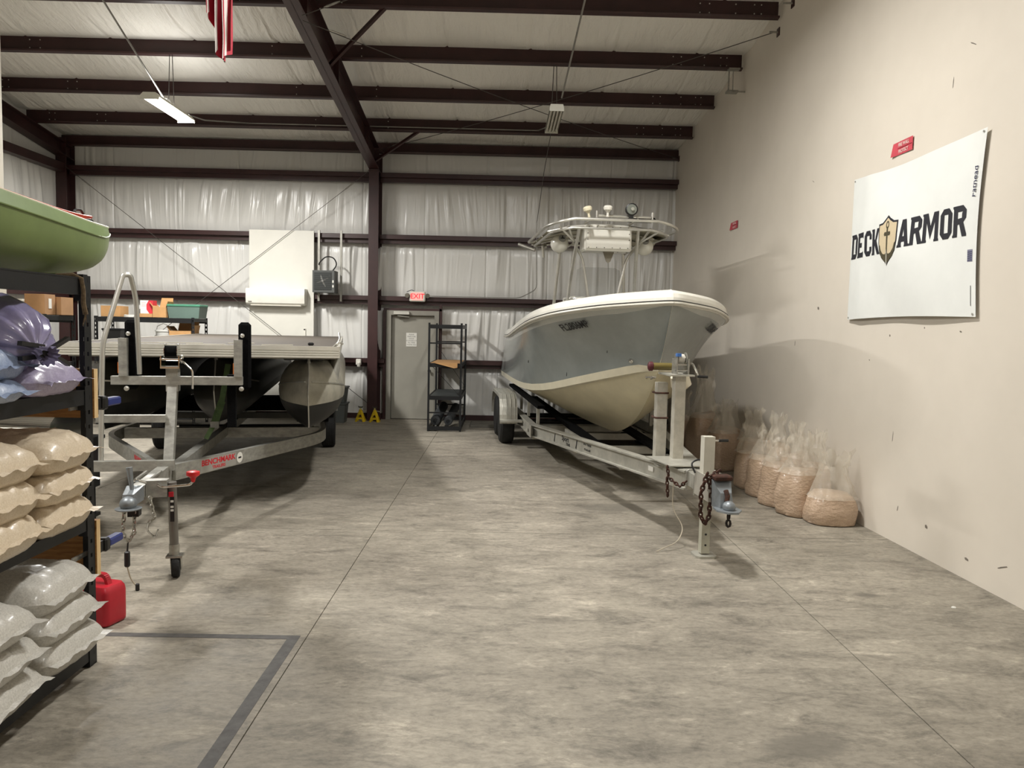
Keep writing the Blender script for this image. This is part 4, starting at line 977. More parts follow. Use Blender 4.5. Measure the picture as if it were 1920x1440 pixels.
# floats
LOGD=mat('float_shaded_aluminium',(58,56,50),rough=.4,metal=.4,var=.2,vscale=3)  # float aluminium darkened on the middle and left floats, standing in for shade
def float_log(x,y0,zc,r_,um=None):
    t=MB(); b=MB()
    prof=[(0,.0),(.05,.04),(.12,.09),(.22,.16),(.36,.235),(.55,.30),(.8,.345),(1.05,r_),(2,r_),(4,r_),(6.3,r_)]
    SEG=26
    def ring(y,rr,u):
        out=[]
        for k in range(SEG+1):
            a=math.pi*k/SEG          # 0..pi over the top half from -x to +x
            out.append((a,rr))
        return out
    # nose: bow line leans back; top half rounds off, keel comes to a vee
    def surf(y,rr,ang):
        k=min(1,y/1.05)          # 0 at tip -> 1 at full round
        cx=math.cos(ang); sn=math.sin(ang)
        px=-cx*rr; pz=sn*r_*(.88+.12*k) if sn>=0 else sn*r_
        # vee the lower half towards the bow
        pz2=pz
        if sn<0: pz2=-r_*(abs(sn)**(.75+.25*k))
        yy=y0+y+(.16*(1-k)**2)*(max(0,-sn)*1.4+max(0,sn)*.9)
        return Vector((x+px,yy,zc+pz2))
    rows=[]
    top=MB(); bot=MB(); nb=18
    for half,mb in ((0,top),(1,bot)):
        vs=[]
        lo,hi=(-12,180+12) if half==0 else (192,348)
        for (y,rr) in prof:
            rr=max(rr,.004)
            dip=max(0,1-y/1.2)*10
            a0=(lo-dip*0) ; a1=hi
            for k in range(nb+1):
                a=R(a0+(a1-a0)*k/nb); vs.append(surf(y,rr,a))
        fs=[]
        for j in range(len(prof)-1):
            for k in range(nb):
                q=(j*(nb+1)+k,j*(nb+1)+k+1,(j+1)*(nb+1)+k+1,(j+1)*(nb+1)+k); fs.append(q)
        mb.add(vs,fs)
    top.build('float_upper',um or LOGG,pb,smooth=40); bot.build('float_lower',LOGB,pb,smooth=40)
    # stem bar and keel
    st=MB(); st.tube([surf(.0,.004,R(a)) for a in range(96,255,12)],.007,8); st.build('stem_bar',ALU,pb)
    # spray rails on the nose
    for s in (-1,1):
        g_=MB()
        path=[]
        for q in range(8):
            y=.05+.9*q/7; rr=interp(prof,y); ang=R(90-s*(66+18*q/7)); p=surf(y,rr,ang if s>0 else ang); path.append(p+Vector((s*.012,-.012,.0)))
        for a,b_ in zip(path,path[1:]): g_.bar(a,b_,.035,.014)
        g_.build('spray_rail',ALU,pb,smooth=0)
    MB().tube([surf(.06,.05,R(90))+Vector((0,0,-.005)),surf(.06,.05,R(90))+Vector((0,.0,.05))],[.02,.008],8).build('nose_cleat',ALU,pb)
    for yy in (1.2,2.4,3.6,4.8,6.0):
        MB().boxmm((x-.16,y0+yy,zc+r_*.82),(x+.16,y0+yy+.05,1.50)).build('float_bracket',ALUB,pb,smooth=0)
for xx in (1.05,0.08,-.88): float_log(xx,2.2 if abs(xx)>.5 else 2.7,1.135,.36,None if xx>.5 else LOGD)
# black rub bumpers under the deck edge
MB().rbox((1.0,2.6,1.505),(.42,.4,.06),.02).build('under_deck_box',BLKP,pb)
# ladder tube lying beside the right float
MB().tube([(1.27,2.75,1.22),(1.29,3.0,1.36),(1.30,3.25,1.5)],.065,14).build('side_tube',ALUB,pb)
# ---------------------------------------------------------------- trailer
pt=thing('pontoon_trailer','galvanised pontoon boat trailer with winch stand and guide posts','trailer',PT,PRZ)
TG=mat('hot_dip_galvanised',(170,169,162),rough=.45,metal=.55,var=.16,vscale=11,stretch=(1,1,2.2))
FZ=.55
# bent main tube each side, closed by a rear cross tube
for s in (-1,1):
    path=round_path([(s*.05,.92,.62),(s*1.18,3.55,FZ-.02),(s*1.12,4.6,FZ-.03)],.55,12)
    m=MB()
    for a,b in zip(path,path[1:]): m.bar(a,b,.055,.13)
    m.build('a_frame_tube',TG,pt,smooth=40)
MB().box((0,3.98,FZ-.02),(2.2,.08,.12)).build('cross_tube',TG,pt,smooth=0)
MB().bar((0,.1,.60),(0,7.6,.50),.08,.10).build('center_tube',TG,pt,smooth=0)
for yy,z in ((5.0,.62),(6.22,.6),(7.4,.62)): MB().box((0,yy,z),(2.2,.075,.075)).build('cross_tube',mat('dark_galv',(84,84,80),rough=.5,metal=.5,var=.1),pt,smooth=0)
for xx in (-.96,.96):
    for d_ in (-.13,.13): MB().boxmm((xx+.08+d_-.05,3.6,.70),(xx+.08+d_+.05,8.0,.765)).build('bunk',BLKC,pt,smooth=0)
MB().boxmm((-1.0,5.2,.66),(1.0,5.32,.86)).build('black_board',BLKC,pt,smooth=0)
# winch post, T bar, guide posts
wp=MB(); wp.bar((0,1.0,.62),(0.0,1.22,1.40),.075,.075,(0,1,0)); wp.build('winch_post',TG,pt,smooth=0)
MB().box((.0,1.2,1.36),(.095,.095,.20)).build('post_sleeve',TG,pt,smooth=0)
MB().boxmm((-.47,1.15,1.315),(.56,1.21,1.385)).build('tee_bar',TG,pt,smooth=0)
for xx in (-.375,.525):
    MB().boxmm((xx-.032,1.14,1.385),(xx+.032,1.20,1.70)).build('guide_post',TG,pt,smooth=0)
    MB().rbox((xx+.045,1.245,1.56),(.105,.05,.58),.03).build('guide_pad',BLKC,pt)
    MB().lathe([(.018,0),(.018,.012),(.008,.018)],(xx+.03,1.21,1.735),(0,-1,0),12).build('pad_bolt',ALU,pt)
    MB().lathe([(.02,0),(.02,.012),(.008,.018)],(xx+.03,1.14,1.285),(0,-1,0),12).build('clamp_bolt',ALU,pt)
    MB().boxmm((xx-.040,1.15,1.41),(xx-.033,1.19,1.50)).build('amber_reflector',mat('amber',(206,110,40),rough=.3,var=.03),pt,smooth=0)
MB().boxmm((.43,1.2,.95),(.50,1.26,1.4)).build('guide_pad_tail',BLKC,pt,smooth=0)
# winch
for s in (-1,1): MB().boxmm((s*.07-.004,1.08,1.47),(s*.07+.004,1.24,1.56)).build('winch_plate',CHROME,pt,smooth=0)
MB().boxmm((-.075,1.08,1.455),(.075,1.24,1.47)).build('winch_base',CHROME,pt,smooth=0)
for s in (-1,1): MB().lathe([(.065,0),(.065,.005),(.02,.007)],(s*.048,1.17,1.595),(s,0,0),20).build('drum_flange',CHROME,pt)
MB().cyl((-.047,1.17,1.595),(.047,1.17,1.595),.048,seg=18).build('strap_roll',BLKC,pt)
MB().cyl((-.08,1.10,1.53),(.09,1.10,1.53),.01,seg=10).build('winch_axle',CHROME,pt)
MB().lathe([(.035,0),(.035,.01),(.015,.014)],(.078,1.15,1.53),(1,0,0),16).build('winch_gear',CHROME,pt)
MB().tube(round_path([(.08,1.1,1.52),(.11,1.07,1.51),(.18,1.06,1.44),(.18,1.06,1.29)],.02),.008,8).build('winch_handle',CHROME,pt)
# boarding steps and hand rail on the left
MB().boxmm((-.55,1.02,1.015),(-.03,1.08,1.075)).build('step_bar',TG,pt,smooth=0)
MB().boxmm((-.62,.80,.655),(.08,.86,.735)).build('lower_bar',TG,pt,smooth=0)
MB().tube(round_path([(-.47,.86,.73),(-.455,.9,1.66),(-.33,1.02,2.21),(-.285,1.06,2.21),(-.265,1.14,2.02),(-.26,1.2,1.4)],.09,8),.02,12).build('hand_rail',mat('rail_tube',(196,195,188),rough=.3,metal=.7,var=.06),pt)
# transom tie-down strap
GRN=mat('green_strap',(72,92,52),rough=.8,c2=(50,68,36),vscale=20)
MB().bar((.20,2.45,1.05),(.24,2.6,1.42),.055,.006,(0,1,0)).build('green_strap',GRN,pt,smooth=0)
MB().bar((.15,2.3,.84),(.20,2.45,1.05),.07,.012,(0,1,0)).build('green_strap',GRN,pt,smooth=0)
MB().bar((.08,2.25,.70),(.15,2.3,.84),.045,.01,(0,1,0)).build('green_strap',GRN,pt,smooth=0)
MB().box((.16,2.28,.84),(.08,.05,.06)).build('ratchet_buckle',CHROME,pt,smooth=0)
_before=set(bpy.data.objects)
# tongue, coupler, chains, plug
MB().bar((0,-.02,.605),(0,.95,.60),.085,.085).build('tongue_tube',TG,pt,smooth=0)
cz_=MB(); cz_.add([(-.055,-.02,.56),(.055,-.02,.56),(.055,-.02,.66),(-.055,-.02,.66),(-.04,-.22,.56),(.04,-.22,.56),(.035,-.2,.635),(-.035,-.2,.635)],[(0,1,5,4),(4,5,6,7),(7,6,2,3),(1,2,6,5),(0,4,7,3),(3,2,1,0)]); cz_.build('coupler_body',CPL,pt,smooth=0)
cz_=MB(); cz_.sphere((0,-.2,.575),.055,18,10,(1,1.1,.9)); cz_.lathe([(.08,0),(.085,.008),(.06,.014)],(0,-.2,.535),(0,0,1),18); cz_.build('coupler_head',CPL,pt)
MB().cyl((0,-.1,.63),(-.02,-.09,.80),.012,.022,seg=10).build('coupler_lever',CPL,pt)
MB().tube(round_path([(.05,.05,.665),(0,-.02,.70),(-.05,.05,.67)],.05),.01,8).build('latch_ring',CHROME,pt)
for s in (-1,1): MB().tube([(s*.05,.18,.66),(s*.05,.5,.66)],.012,8).build('tongue_bolt_rod',GALV,pt)
BCH=mat('bright_chain',(176,174,166),rough=.3,metal=.8,var=.08)
c=MB(); chain(c,[(-.03,-.18,.53),(-.05,-.16,.36),(-.02,-.14,.30),(.02,-.15,.36),(.03,-.16,.52)],.04,.0055,.6); c.build('safety_chain',BCH,pt)
c=MB(); chain(c,[(.08,.02,.57),(.11,.03,.42),(.07,.03,.38)],.04,.0055,.6); c.build('safety_chain',BCH,pt)
MB().tube(round_path([(.07,.03,.38),(.06,.02,.33),(.12,0,.28),(.14,0,.34)],.03),.007,8).build('chain_hook',CHROME,pt)
MB().box((.02,-.13,.50),(.07,.08,.05)).build('receiver_block',BLKP,pt,smooth=0)
MB().tube([(-.02,-.14,.36),(-.03,-.13,.26)],.006,6).build('plug_wire',BLKP,pt)
MB().rbox((-.03,-.13,.22),(.035,.03,.11),.008).build('wiring_plug',BLKP,pt)
MB().tube(round_path([(-.03,-.13,.165),(-.01,-.13,.08),(.03,-.14,.03)],.04),.005,6).build('plug_wire',mat('pale_wire',(170,160,140),rough=.6,var=.05),pt)
MB().rbox((.035,-.14,.025),(.025,.02,.05),.005).build('wire_end',BLKP,pt)
for o_ in set(bpy.data.objects)-_before:
    o_.location=(.0,0,.045 if 'wire' not in o_.name and 'plug' not in o_.name else 0)
# tongue jack with caster
jx,jy=.215,.11
MB().cyl((jx,jy+.03,.22),(jx-.005,jy+.0,.70),.031,seg=18).build('jack_tube',mat('jack_grey',(122,118,112),rough=.35,metal=.5,var=.08),pt)
MB().boxmm((jx-.012,jy-.036,.42),(jx+.016,jy-.03,.60)).build('jack_label',BLKP,pt,smooth=0)
for k,(z0,z1,cc) in enumerate(((.52,.535,PAPER),(.495,.51,PAPER),(.56,.575,PAPER))): MB().boxmm((jx-.008,jy-.040,z0),(jx+.012,jy-.0355,z1)).build('jack_decal',cc,pt,smooth=0)
MB().boxmm((jx-.02,jy-.04,.60),(jx+.012,jy-.03,.635)).build('jack_badge',REDP,pt,smooth=0)
MB().cyl((jx,jy+.03,.16),(jx,jy+.03,.24),.036,seg=18).build('jack_foot_sleeve',GALV,pt)
MB().boxmm((jx-.05,jy-.02,.148),(jx+.06,jy+.08,.162)).build('caster_plate',GALV,pt,smooth=0)
for s in (-1,1): MB().prism([(-.03,.15),(.03,.15),(.02,.06),(-.01,.055)],(jx+.012+s*.034,jy+.02,0),(0,1,0),(0,0,1),.004).build('caster_fork',GALV,pt,smooth=0)
w=MB(); w.lathe([(.05,-.028),(.072,-.026),(.077,-.015),(.077,.015),(.072,.026),(.05,.028)],(jx+.012,jy+.02,.077),(1,.12,0),26); w.build('caster_wheel',RUB,pt)
MB().box((jx-.1,jy,.66),(.14,.09,.12)).build('jack_bracket',TG,pt,smooth=0)
MB().tube(round_path([(jx-.09,jy-.06,.70),(jx-.06,jy-.06,.675),(jx+.13,jy-.07,.69),(jx+.15,jy-.07,.72)],.03),.009,8).build('crank_arm',CHROME,pt)
MB().lathe([(.012,0),(.02,.03),(.045,.05),(.045,.075),(.03,.08)],(jx+.15,jy-.07,.71),(0,0,1),12).build('crank_knob',mat('bright_red_plastic',(206,30,34),rough=.35,var=.04),pt)
# decal on the right frame tube
q0=Vector((.05,.92,.62)); q1=Vector((1.18,3.55,FZ-.02)); dd=(q1-q0).normalized(); nn=Vector((dd.y,-dd.x,0)).normalized()
def on_tube(t,z=0): return q0+(q1-q0)*t+nn*.0285+Vector((0,0,z))
SILV=mat('silver_sticker',(176,174,168),rough=.3,metal=.4,var=.05)
a0=q0; a1=q1; d0=(a1-a0).normalized(); n0=Vector((d0.y,-d0.x,0)).normalized()
W=wmat(pt)
M=frame(a0+(a1-a0)*.215+n0*.0282,d0,(0,0,1))
MB().box((0,0,0),(.56,.115,.001)).xf(M).build('decal_plate',SILV,pt,smooth=0)
REDI=mat('red_ink',(196,30,44),rough=.5,var=0)
text_obj('decal_lettering','BENCHMARK',.068,REDI,W@frame(a0+(a1-a0)*.215+n0*.0295+Vector((0,0,.020)),d0,(0,0,1)),pt,.0004,bold=.002,sx=1.3)
text_obj('decal_lettering','TRAILERS',.038,REDI,W@frame(a0+(a1-a0)*.215+n0*.0295+Vector((0,0,-.032)),d0,(0,0,1)),pt,.0004,bold=.001,sx=1.3)
MB().lathe([(.05,0),(.05,.001)],on_tube(.335),nn,24).build('round_sticker',PAPER,pt)
MB().box(on_tube(.335)+nn*.0014,(.0006,.05,.016),Matrix.Rotation(math.atan2(nn.y,nn.x),3,'Z')).build('sticker_print',INK,pt,smooth=0)
# mirrored decal on the inner face of the left tube
nl=Vector((-n0.x,n0.y,0)); dl=Vector((d0.x*-1,d0.y,d0.z))
ML=frame(Vector((-a0.x,a0.y,a0.z)).lerp(Vector((-a1.x,a1.y,a1.z)),.28)+nl*.0285,-dl,(0,0,1))
MB().box((0,0,0),(.36,.1,.001)).xf(ML).build('decal_plate',SILV,pt,smooth=0)
text_obj('decal_lettering','BENCHMARK',.056,REDI,W@ML@Matrix.Translation((0,.016,.0012)),pt,.0004,bold=.0015)
# wheels and fenders
for s in (-1,1):
    for yy in (6.22,):
        a=MB(); a.lathe([(.19,-.1),(.28,-.1),(.305,-.08),(.31,-.05),(.31,.05),(.305,.08),(.28,.1),(.19,.1)],(s*1.17,yy,.31),(1,0,0),36); tire_=a.build('tire',RUB,pt)
        for q in range(5):
            g_=MB(); g_.lathe([(.309,-.006),(.3125,-.004),(.3125,.004),(.309,.006)],(s*1.17-.06+.03*q,yy,.31),(1,0,0),36); g_.build('tread_rib',RUB,tire_)
        a=MB(); a.lathe([(.19,.08),(.17,.03),(.1,.0),(.05,.05),(0,.06)],(s*1.17,yy,.31),(s,0,0),24); a.build('wheel_rim',GALV,tire_)
    f=MB(); prof=[(5.82,.62),(5.84,.70),(5.92,.80),(6.04,.86),(6.4,.86),(6.52,.80),(6.6,.7),(6.62,.5)]
    for (ya,za),(yb_,zb) in zip(prof,prof[1:]): f.add([(s*1.04,ya,za),(s*1.30,ya,za),(s*1.30,yb_,zb),(s*1.04,yb_,zb)],[(0,1,2,3) if s>0 else (3,2,1,0)])
    k=len(prof); f.add([(s*1.30,a,b) for a,b in prof]+[(s*1.30,a,max(.5,b-.09)) for a,b in prof],[(i,i+1,k+i+1,k+i) for i in range(k-1)])
    f.boxmm((min(s*1.04,s*1.30),5.80,.62),(max(s*1.04,s*1.30),5.83,.92))
    f.build('fender',TG,pt,smooth=30)
MB().cyl((-.95,6.22,.31),(.95,6.22,.31),.035,seg=12).build('axle',BLKP,pt)
# grey bins stacked by the back wall
for k,(y,z0,h,lb) in enumerate([(15.0,.0,.38,'lower grey plastic bin by the back wall behind the pontoon trailer fender'),(15.0,.386,.30,'upper grey plastic bin stacked by the back wall behind the pontoon trailer fender')]):
    t=thing('storage_bin',lb,'bin',(-3.17,y-.35,z0),0,'grey bins by the back wall')
    BG=mat('bin_grey',(86,90,88),rough=.5,var=.06)
    m=MB(); x0,x1,y0,y1=-.22,.22,-.2,.12
    m.add([(x0+.03,y0+.02,0),(x1-.03,y0+.02,0),(x1-.03,y1-.02,0),(x0+.03,y1-.02,0),(x0,y0,h-.03),(x1,y0,h-.03),(x1,y1,h-.03),(x0,y1,h-.03)],[(3,2,1,0),(4,5,6,7),(0,1,5,4),(1,2,6,5),(2,3,7,6),(3,0,4,7)])
    m.build('tub',BG,t,smooth=0); MB().rbox((0,-.04,h-.018),(.48,.36,.035),.01).build('rim',BG,t)
# ================================================================ near storage rack with bags and kayak
RX0,RX1,RY0,RY1=-3.10,-2.19,1.70,4.06
rk=thing('storage_rack','heavy black steel pallet rack of bagged material at the left edge','rack',(-2.6,2.9,0))
for (x,y,s) in ((RX1,RY1,-1),(RX1,RY0,-1),(RX0,RY1,1),(RX0,RY0,1)):
    m=MB()
    sy=-1 if y==RY1 else 1
    # post: angle profile with slotted faces built from strips
    def face(axis):
        # a perforated plate 60 mm wide: two edge strips plus bridges between key-hole slots
        pc=MB(); w_=.062; t_=.004
        def bx(u0,u1,z0,z1):
            if axis=='y': pc.boxmm((x-w_/2+u0 if s<0 else x-w_/2+u0,y,z0),(x-w_/2+u1,y+t_,z1))
            else: pc.boxmm((x+(w_/2-t_ if s<0 else -w_/2),y-u1*1.0,z0),(x+(w_/2 if s<0 else -w_/2+t_),y-u0,z1))
        bx(0,.022,0,2.07); bx(.040,.062,0,2.07)
        z=.0
        while z<2.06:
            bx(.022,.040,z,min(2.07,z+.055)); z+=.0762
        return pc
    a=face('y'); b=face('x'); a.add(b.v,b.f); a.boxmm((x-.031,y-.06,0),(x+.031,y+.004,.006))
    a.build('post',BLK,rk,world=True,smooth=0)
BEAMS=((2.055,.085),(1.478,.075),(.80,.06),(.145,.11))
for (zt,h) in BEAMS:
    for x in (RX1,RX0):
        m=MB(); xx=x+.012 if x==RX1 else x-.012
        m.boxmm((xx-.022,RY0+.02,zt-h),(xx+.018,RY1-.055,zt)); m.boxmm((xx-.024,RY0+.02,zt-.004),(xx+.02,RY1-.055,zt+.003))
        bmo=m.build('beam',BLK,rk,world=True,smooth=0)
        for y in (RY0+.02,RY1-.06): MB().boxmm((xx-.026,y-.012,zt-h-.03),(xx+.022,y+.03,zt+.02)).build('beam_bracket',BLK,bmo,world=True,smooth=0)
    for y in (RY0,RY1-.03): MB().boxmm((RX0+.03,y-.015,zt-.05),(RX1-.03,y+.015,zt)).build('end_beam',BLK,rk,world=True,smooth=0)
    for q in range(6):
        y=RY0+.2+q*.38; 
        if zt<2: MB().boxmm((RX0+.02,y-.06,zt-.012),(RX1-.02,y+.06,zt)).build('deck_slat',CARD2 if zt>1 else BLK,rk,world=True,smooth=0)
for y in (3.2,2.2): MB().boxmm((RX0+.02,y-.05,2.03),(RX1-.02,y+.05,2.055)).build('deck_slat',BLK,rk,world=True,smooth=0)
# ------------- bags
def granule(name,c,c2,rough=.42,sc=120):
    m=mat(name,c,rough=rough,c2=c2,vscale=sc,bump=.12,bscale=34,coat=.25); return m
TANB=granule('tan_granules',(220,206,184),(196,178,150)); GRYB=granule('grey_granules',(208,205,197),(172,169,161))
PURB=granule('purple_granules',(158,151,180),(124,117,152)); BLUB=granule('blue_granules',(150,164,190),(118,134,164)); LAVB=granule('lavender_granules',(172,164,188),(140,131,162))
def pillow(name,label,m,c,L,W,H,rz=0,tilt=0,seed=0,group=None,ear=.03,cat='bag'):
    # long axis local x (towards the aisle), seam flange at both ends
    t=thing(name,label,cat,c,rz,group); rnd=random.Random(seed); ox=rnd.uniform(0,90)
    NU,NV=36,26; mb=MB()
    def pt(u,v,top):
        # u,v in -1..1
        eu=max(0,1-abs(u)**5.0); ev=max(0,1-abs(v)**4.2); e=(eu*ev)**.5*(.86+.14*(1-u*u)*(1-v*v))
        xx=u*L/2*(1-.05*(1-ev)); yy=v*W/2*(1-.10*abs(u)**6)*(1+.04*eu)
        if top: z=H*.42+H*.58*e
        else: z=H*.42*(1-min(1,e*1.7))
        wr=.008*nz(u*3+ox,v*6,3)+.010*nz(u*2.2+ox,v*14,7)*abs(u)**1.5+.009*max(0,nz(u*9+ox,v*4,5))
        if top: z+=wr*e**.4*1.6
        z+=.012*abs(u)**8*nz(v*5+ox,u)
        return Vector((xx,yy,z-tilt*xx))
    for top in (True,False):
        mb.grid(lambda a,b:pt(a*2-1,b*2-1,top),NU,NV,flip=not top)
    body=mb.build('filled_body',m,t,smooth=70)
    for s in (-1,1):
        f=MB(); n=30; vs=[]
        for i in range(n):
            v=i/(n-1)*2-1; p=pt(s*1.0,v,True); rip=.006*math.sin(i*.7+ox)+.004*nz(i*.5,ox)
            vs.append(p); vs.append(p+Vector((s*(.018+ear*abs(v)**3),v*.012,-.006+rip)))
        f.add(vs,[(2*i,2*i+1,2*i+3,2*i+2) for i in range(n-1)]); f.build('end_seam',m,body,smooth=60)
    return t
grp='tan bags on the middle shelf'
zz=.803
for k in range(3):
    pillow('filled_bag',['bottom','middle','top'][k]+' tan granule bag in the stack next to the rack post',TANB,(-2.40+.012*k,3.765-.01*k,zz),.60,.45,.185,R(-2+3*k),0,k+1,grp)
    pillow('filled_bag',['bottom','middle','top'][k]+' tan granule bag in the stack cut by the left picture edge',TANB,(-2.385-.01*k,3.30+.012*k,zz),.60,.45,.185,R(3-3*k),0,k+11,grp)
    pillow('filled_bag',['bottom','middle','top'][k]+' tan granule bag in the third stack along, outside the left edge',TANB,(-2.40,2.84,zz),.60,.44,.185,0,0,k+21,grp)
    zz+=.155
grp='grey bags on the bottom shelf'
zz=.148
for k in range(3):
    pillow('filled_bag',['bottom','middle','top'][k]+' grey granule bag in the low stack next to the red can',GRYB,(-2.40+.015*(1-k),3.74-.02*k,zz),.66,.50,.19,R(3*k-3),0,k+31,grp,.035)
    pillow('filled_bag',['bottom','middle','top'][k]+' grey granule bag in the low stack cut by the left picture edge',GRYB,(-2.38,3.20-.02*k,zz-.01),.66,.50,.17,R(4-3*k),0,k+41,grp,.035)
    zz+=.150
grp='coloured bags on the upper shelf'
pillow('filled_bag','flat lavender granule bag lying nearest the rack post on the upper shelf',LAVB,(-2.42,3.70,1.482),.62,.50,.165,R(4),0,51,grp,.05)
pillow('filled_bag','flat pale blue granule bag lowest at the left edge of the upper shelf',BLUB,(-2.38,3.20,1.482),.60,.46,.11,R(-3),0,52,grp,.04)
pillow('filled_bag','pale blue granule bag slumped over the lower blue bag on the upper shelf',BLUB,(-2.40,3.26,1.575),.58,.48,.15,R(8),0,53,grp,.04)
# gathered purple bag with a spring clamp
PLB=mat('purple_clear_bag',(148,142,172),rough=.25,c2=(116,110,150),vscale=5,coat=.5,bump=.25,bscale=12)
t=thing('gathered_bag','purple bag gathered at the neck and clamped, on top of the blue bags','bag',(-2.34,3.58,1.65),0,grp)
m=MB(); ax=Vector((.85,-.35,-.3)).normalized(); u=ax.cross(Vector((0,0,1))).normalized(); w=u.cross(ax); c0=Vector((-2.34,3.58,1.79))
pf=[(-.22,.02),(-.20,.10),(-.13,.15),(-.03,.17),(.08,.168),(.17,.15),(.23,.115),(.255,.075),(.27,.04),(.285,.026),(.31,.026),(.33,.032),(.35,.04),(.37,.046)]
SG=56
def gp(a,h,r_):
    k=max(0,(h-.05)/.3); k=min(1,k)
    pl=1+(.05+.22*k*(1-max(0,min(1,(h-.28)/.1))*.5))*math.sin(a*11+2*nz(h*6,a))*(.3+.7*k)+.12*nz(math.cos(a)*1.5,math.sin(a)*1.5,h*5)
    return c0+ax*h+(u*math.cos(a)+w*math.sin(a)*.92)*r_*pl
vs=[gp(2*math.pi*i/SG,h,r_) for (h,r_) in pf for i in range(SG)]
m.add(vs,[(j*SG+i,j*SG+(i+1)%SG,(j+1)*SG+(i+1)%SG,(j+1)*SG+i) for j in range(len(pf)-1) for i in range(SG)]); m.build('bag_skin',PLB,t,world=True,smooth=180)
cp_=thing('spring_clamp','black spring clamp gripping the neck of the purple bag','clamp',c0+ax*.29)
cc=c0+ax*.295
fw=Vector((.35,.93,-.03)).normalized(); up=Vector((0,0,1))
for s in (-1,1):
    MB().bar(cc-fw*.09+up*s*.034,cc+fw*.02+up*s*.02,.03,.02).build('jaw',BLKP,cp_,world=True,smooth=0)
    MB().bar(cc+fw*.02-up*s*.012,cc+fw*.15+up*s*.062,.028,.016).build('handle',BLKP,cp_,world=True,smooth=0)
MB().cyl(cc+fw*.02-Vector((-fw.y,fw.x,0))*.022,cc+fw*.02+Vector((-fw.y,fw.x,0))*.022,.022,seg=14).build('pivot',BLKP,cp_,world=True)
# boards clamped across the end of the rack
for k,(z0,z1,lb) in enumerate([(.47,.775,'wide pine board clamped low across the end of the black rack'),(1.325,1.585,'pine board clamped high across the end of the black rack')]):
    b=MB().boxmm((-3.2,4.069,z0),(-2.152,4.106,z1)).build('pine_board',[WOOD,WOODL],smooth=0)
    for p in b.data.polygons:
        if p.normal.x>.9: p.material_index=1
    tag(b,lb,'board')
    zc=(z0+z1)/2-.04 if k==0 else 1.405
    zc=.60 if k==0 else 1.39
    cl_=thing('bar_clamp',('lower' if k==0 else 'upper')+' blue bar clamp sticking out behind the rack post','clamp',(-2.2,4.14,zc))
    BLU=mat('blue_plastic',(36,48,112),rough=.4,var=.06)
    MB().rbox((-2.20,4.33,zc),(.052,.15,.045),.008).build('clamp_body',BLU,cl_,world=True)
    MB().rbox((-2.20,4.23,zc),(.06,.05,.075),.01).build('clamp_head',BLKP,cl_,world=True)
    MB().boxmm((-2.206,3.92,zc-.012),(-2.196,4.42,zc+.012)).build('clamp_bar',GALV,cl_,world=True,smooth=0)
    MB().boxmm((-2.215,4.107,zc-.03),(-2.185,4.2,zc+.03)).build('clamp_pad',BLKP,cl_,world=True,smooth=0)
    MB().cyl((-2.28,3.99,zc+.16 if k else zc+.20),(-2.2,4.03,zc+.17 if k else zc+.21),.007,seg=8).build('clamp_screw',CHROME,cl_,world=True)
rp=thing('tie_rope','frayed brown rope tied over the top beam beside the rack post','rope',(-2.17,3.98,1.9))
m=MB(); m.tube([(-2.26,3.93,2.062),(-2.19,3.955,2.068),(-2.152,3.965,2.05),(-2.146,3.97,1.99),(-2.15,3.975,1.93),(-2.142,3.98,1.87)],[.011,.012,.012,.011,.012,.013],8)
for k in range(7): m.tube([(-2.142,3.98,1.87),(-2.142+random.uniform(-.02,.02),3.98+random.uniform(-.02,.02),1.83+random.uniform(-.02,.01))],[.004,.001],4)
m.build('rope',mat('brown_rope',(116,98,72),rough=.95,c2=(70,56,40),vscale=60),rp,world=True)
ch=thing('hanging_chain','thin chain hanging under the lower pine board','chain',(-2.44,4.09,.3))
m=MB(); chain(m,[(-2.44,4.088,.475),(-2.44,4.088,.2)],.03,.0035,.6); m.build('links',mat('dull_chain',(110,100,88),rough=.5,metal=.6,var=.1),ch,world=True)
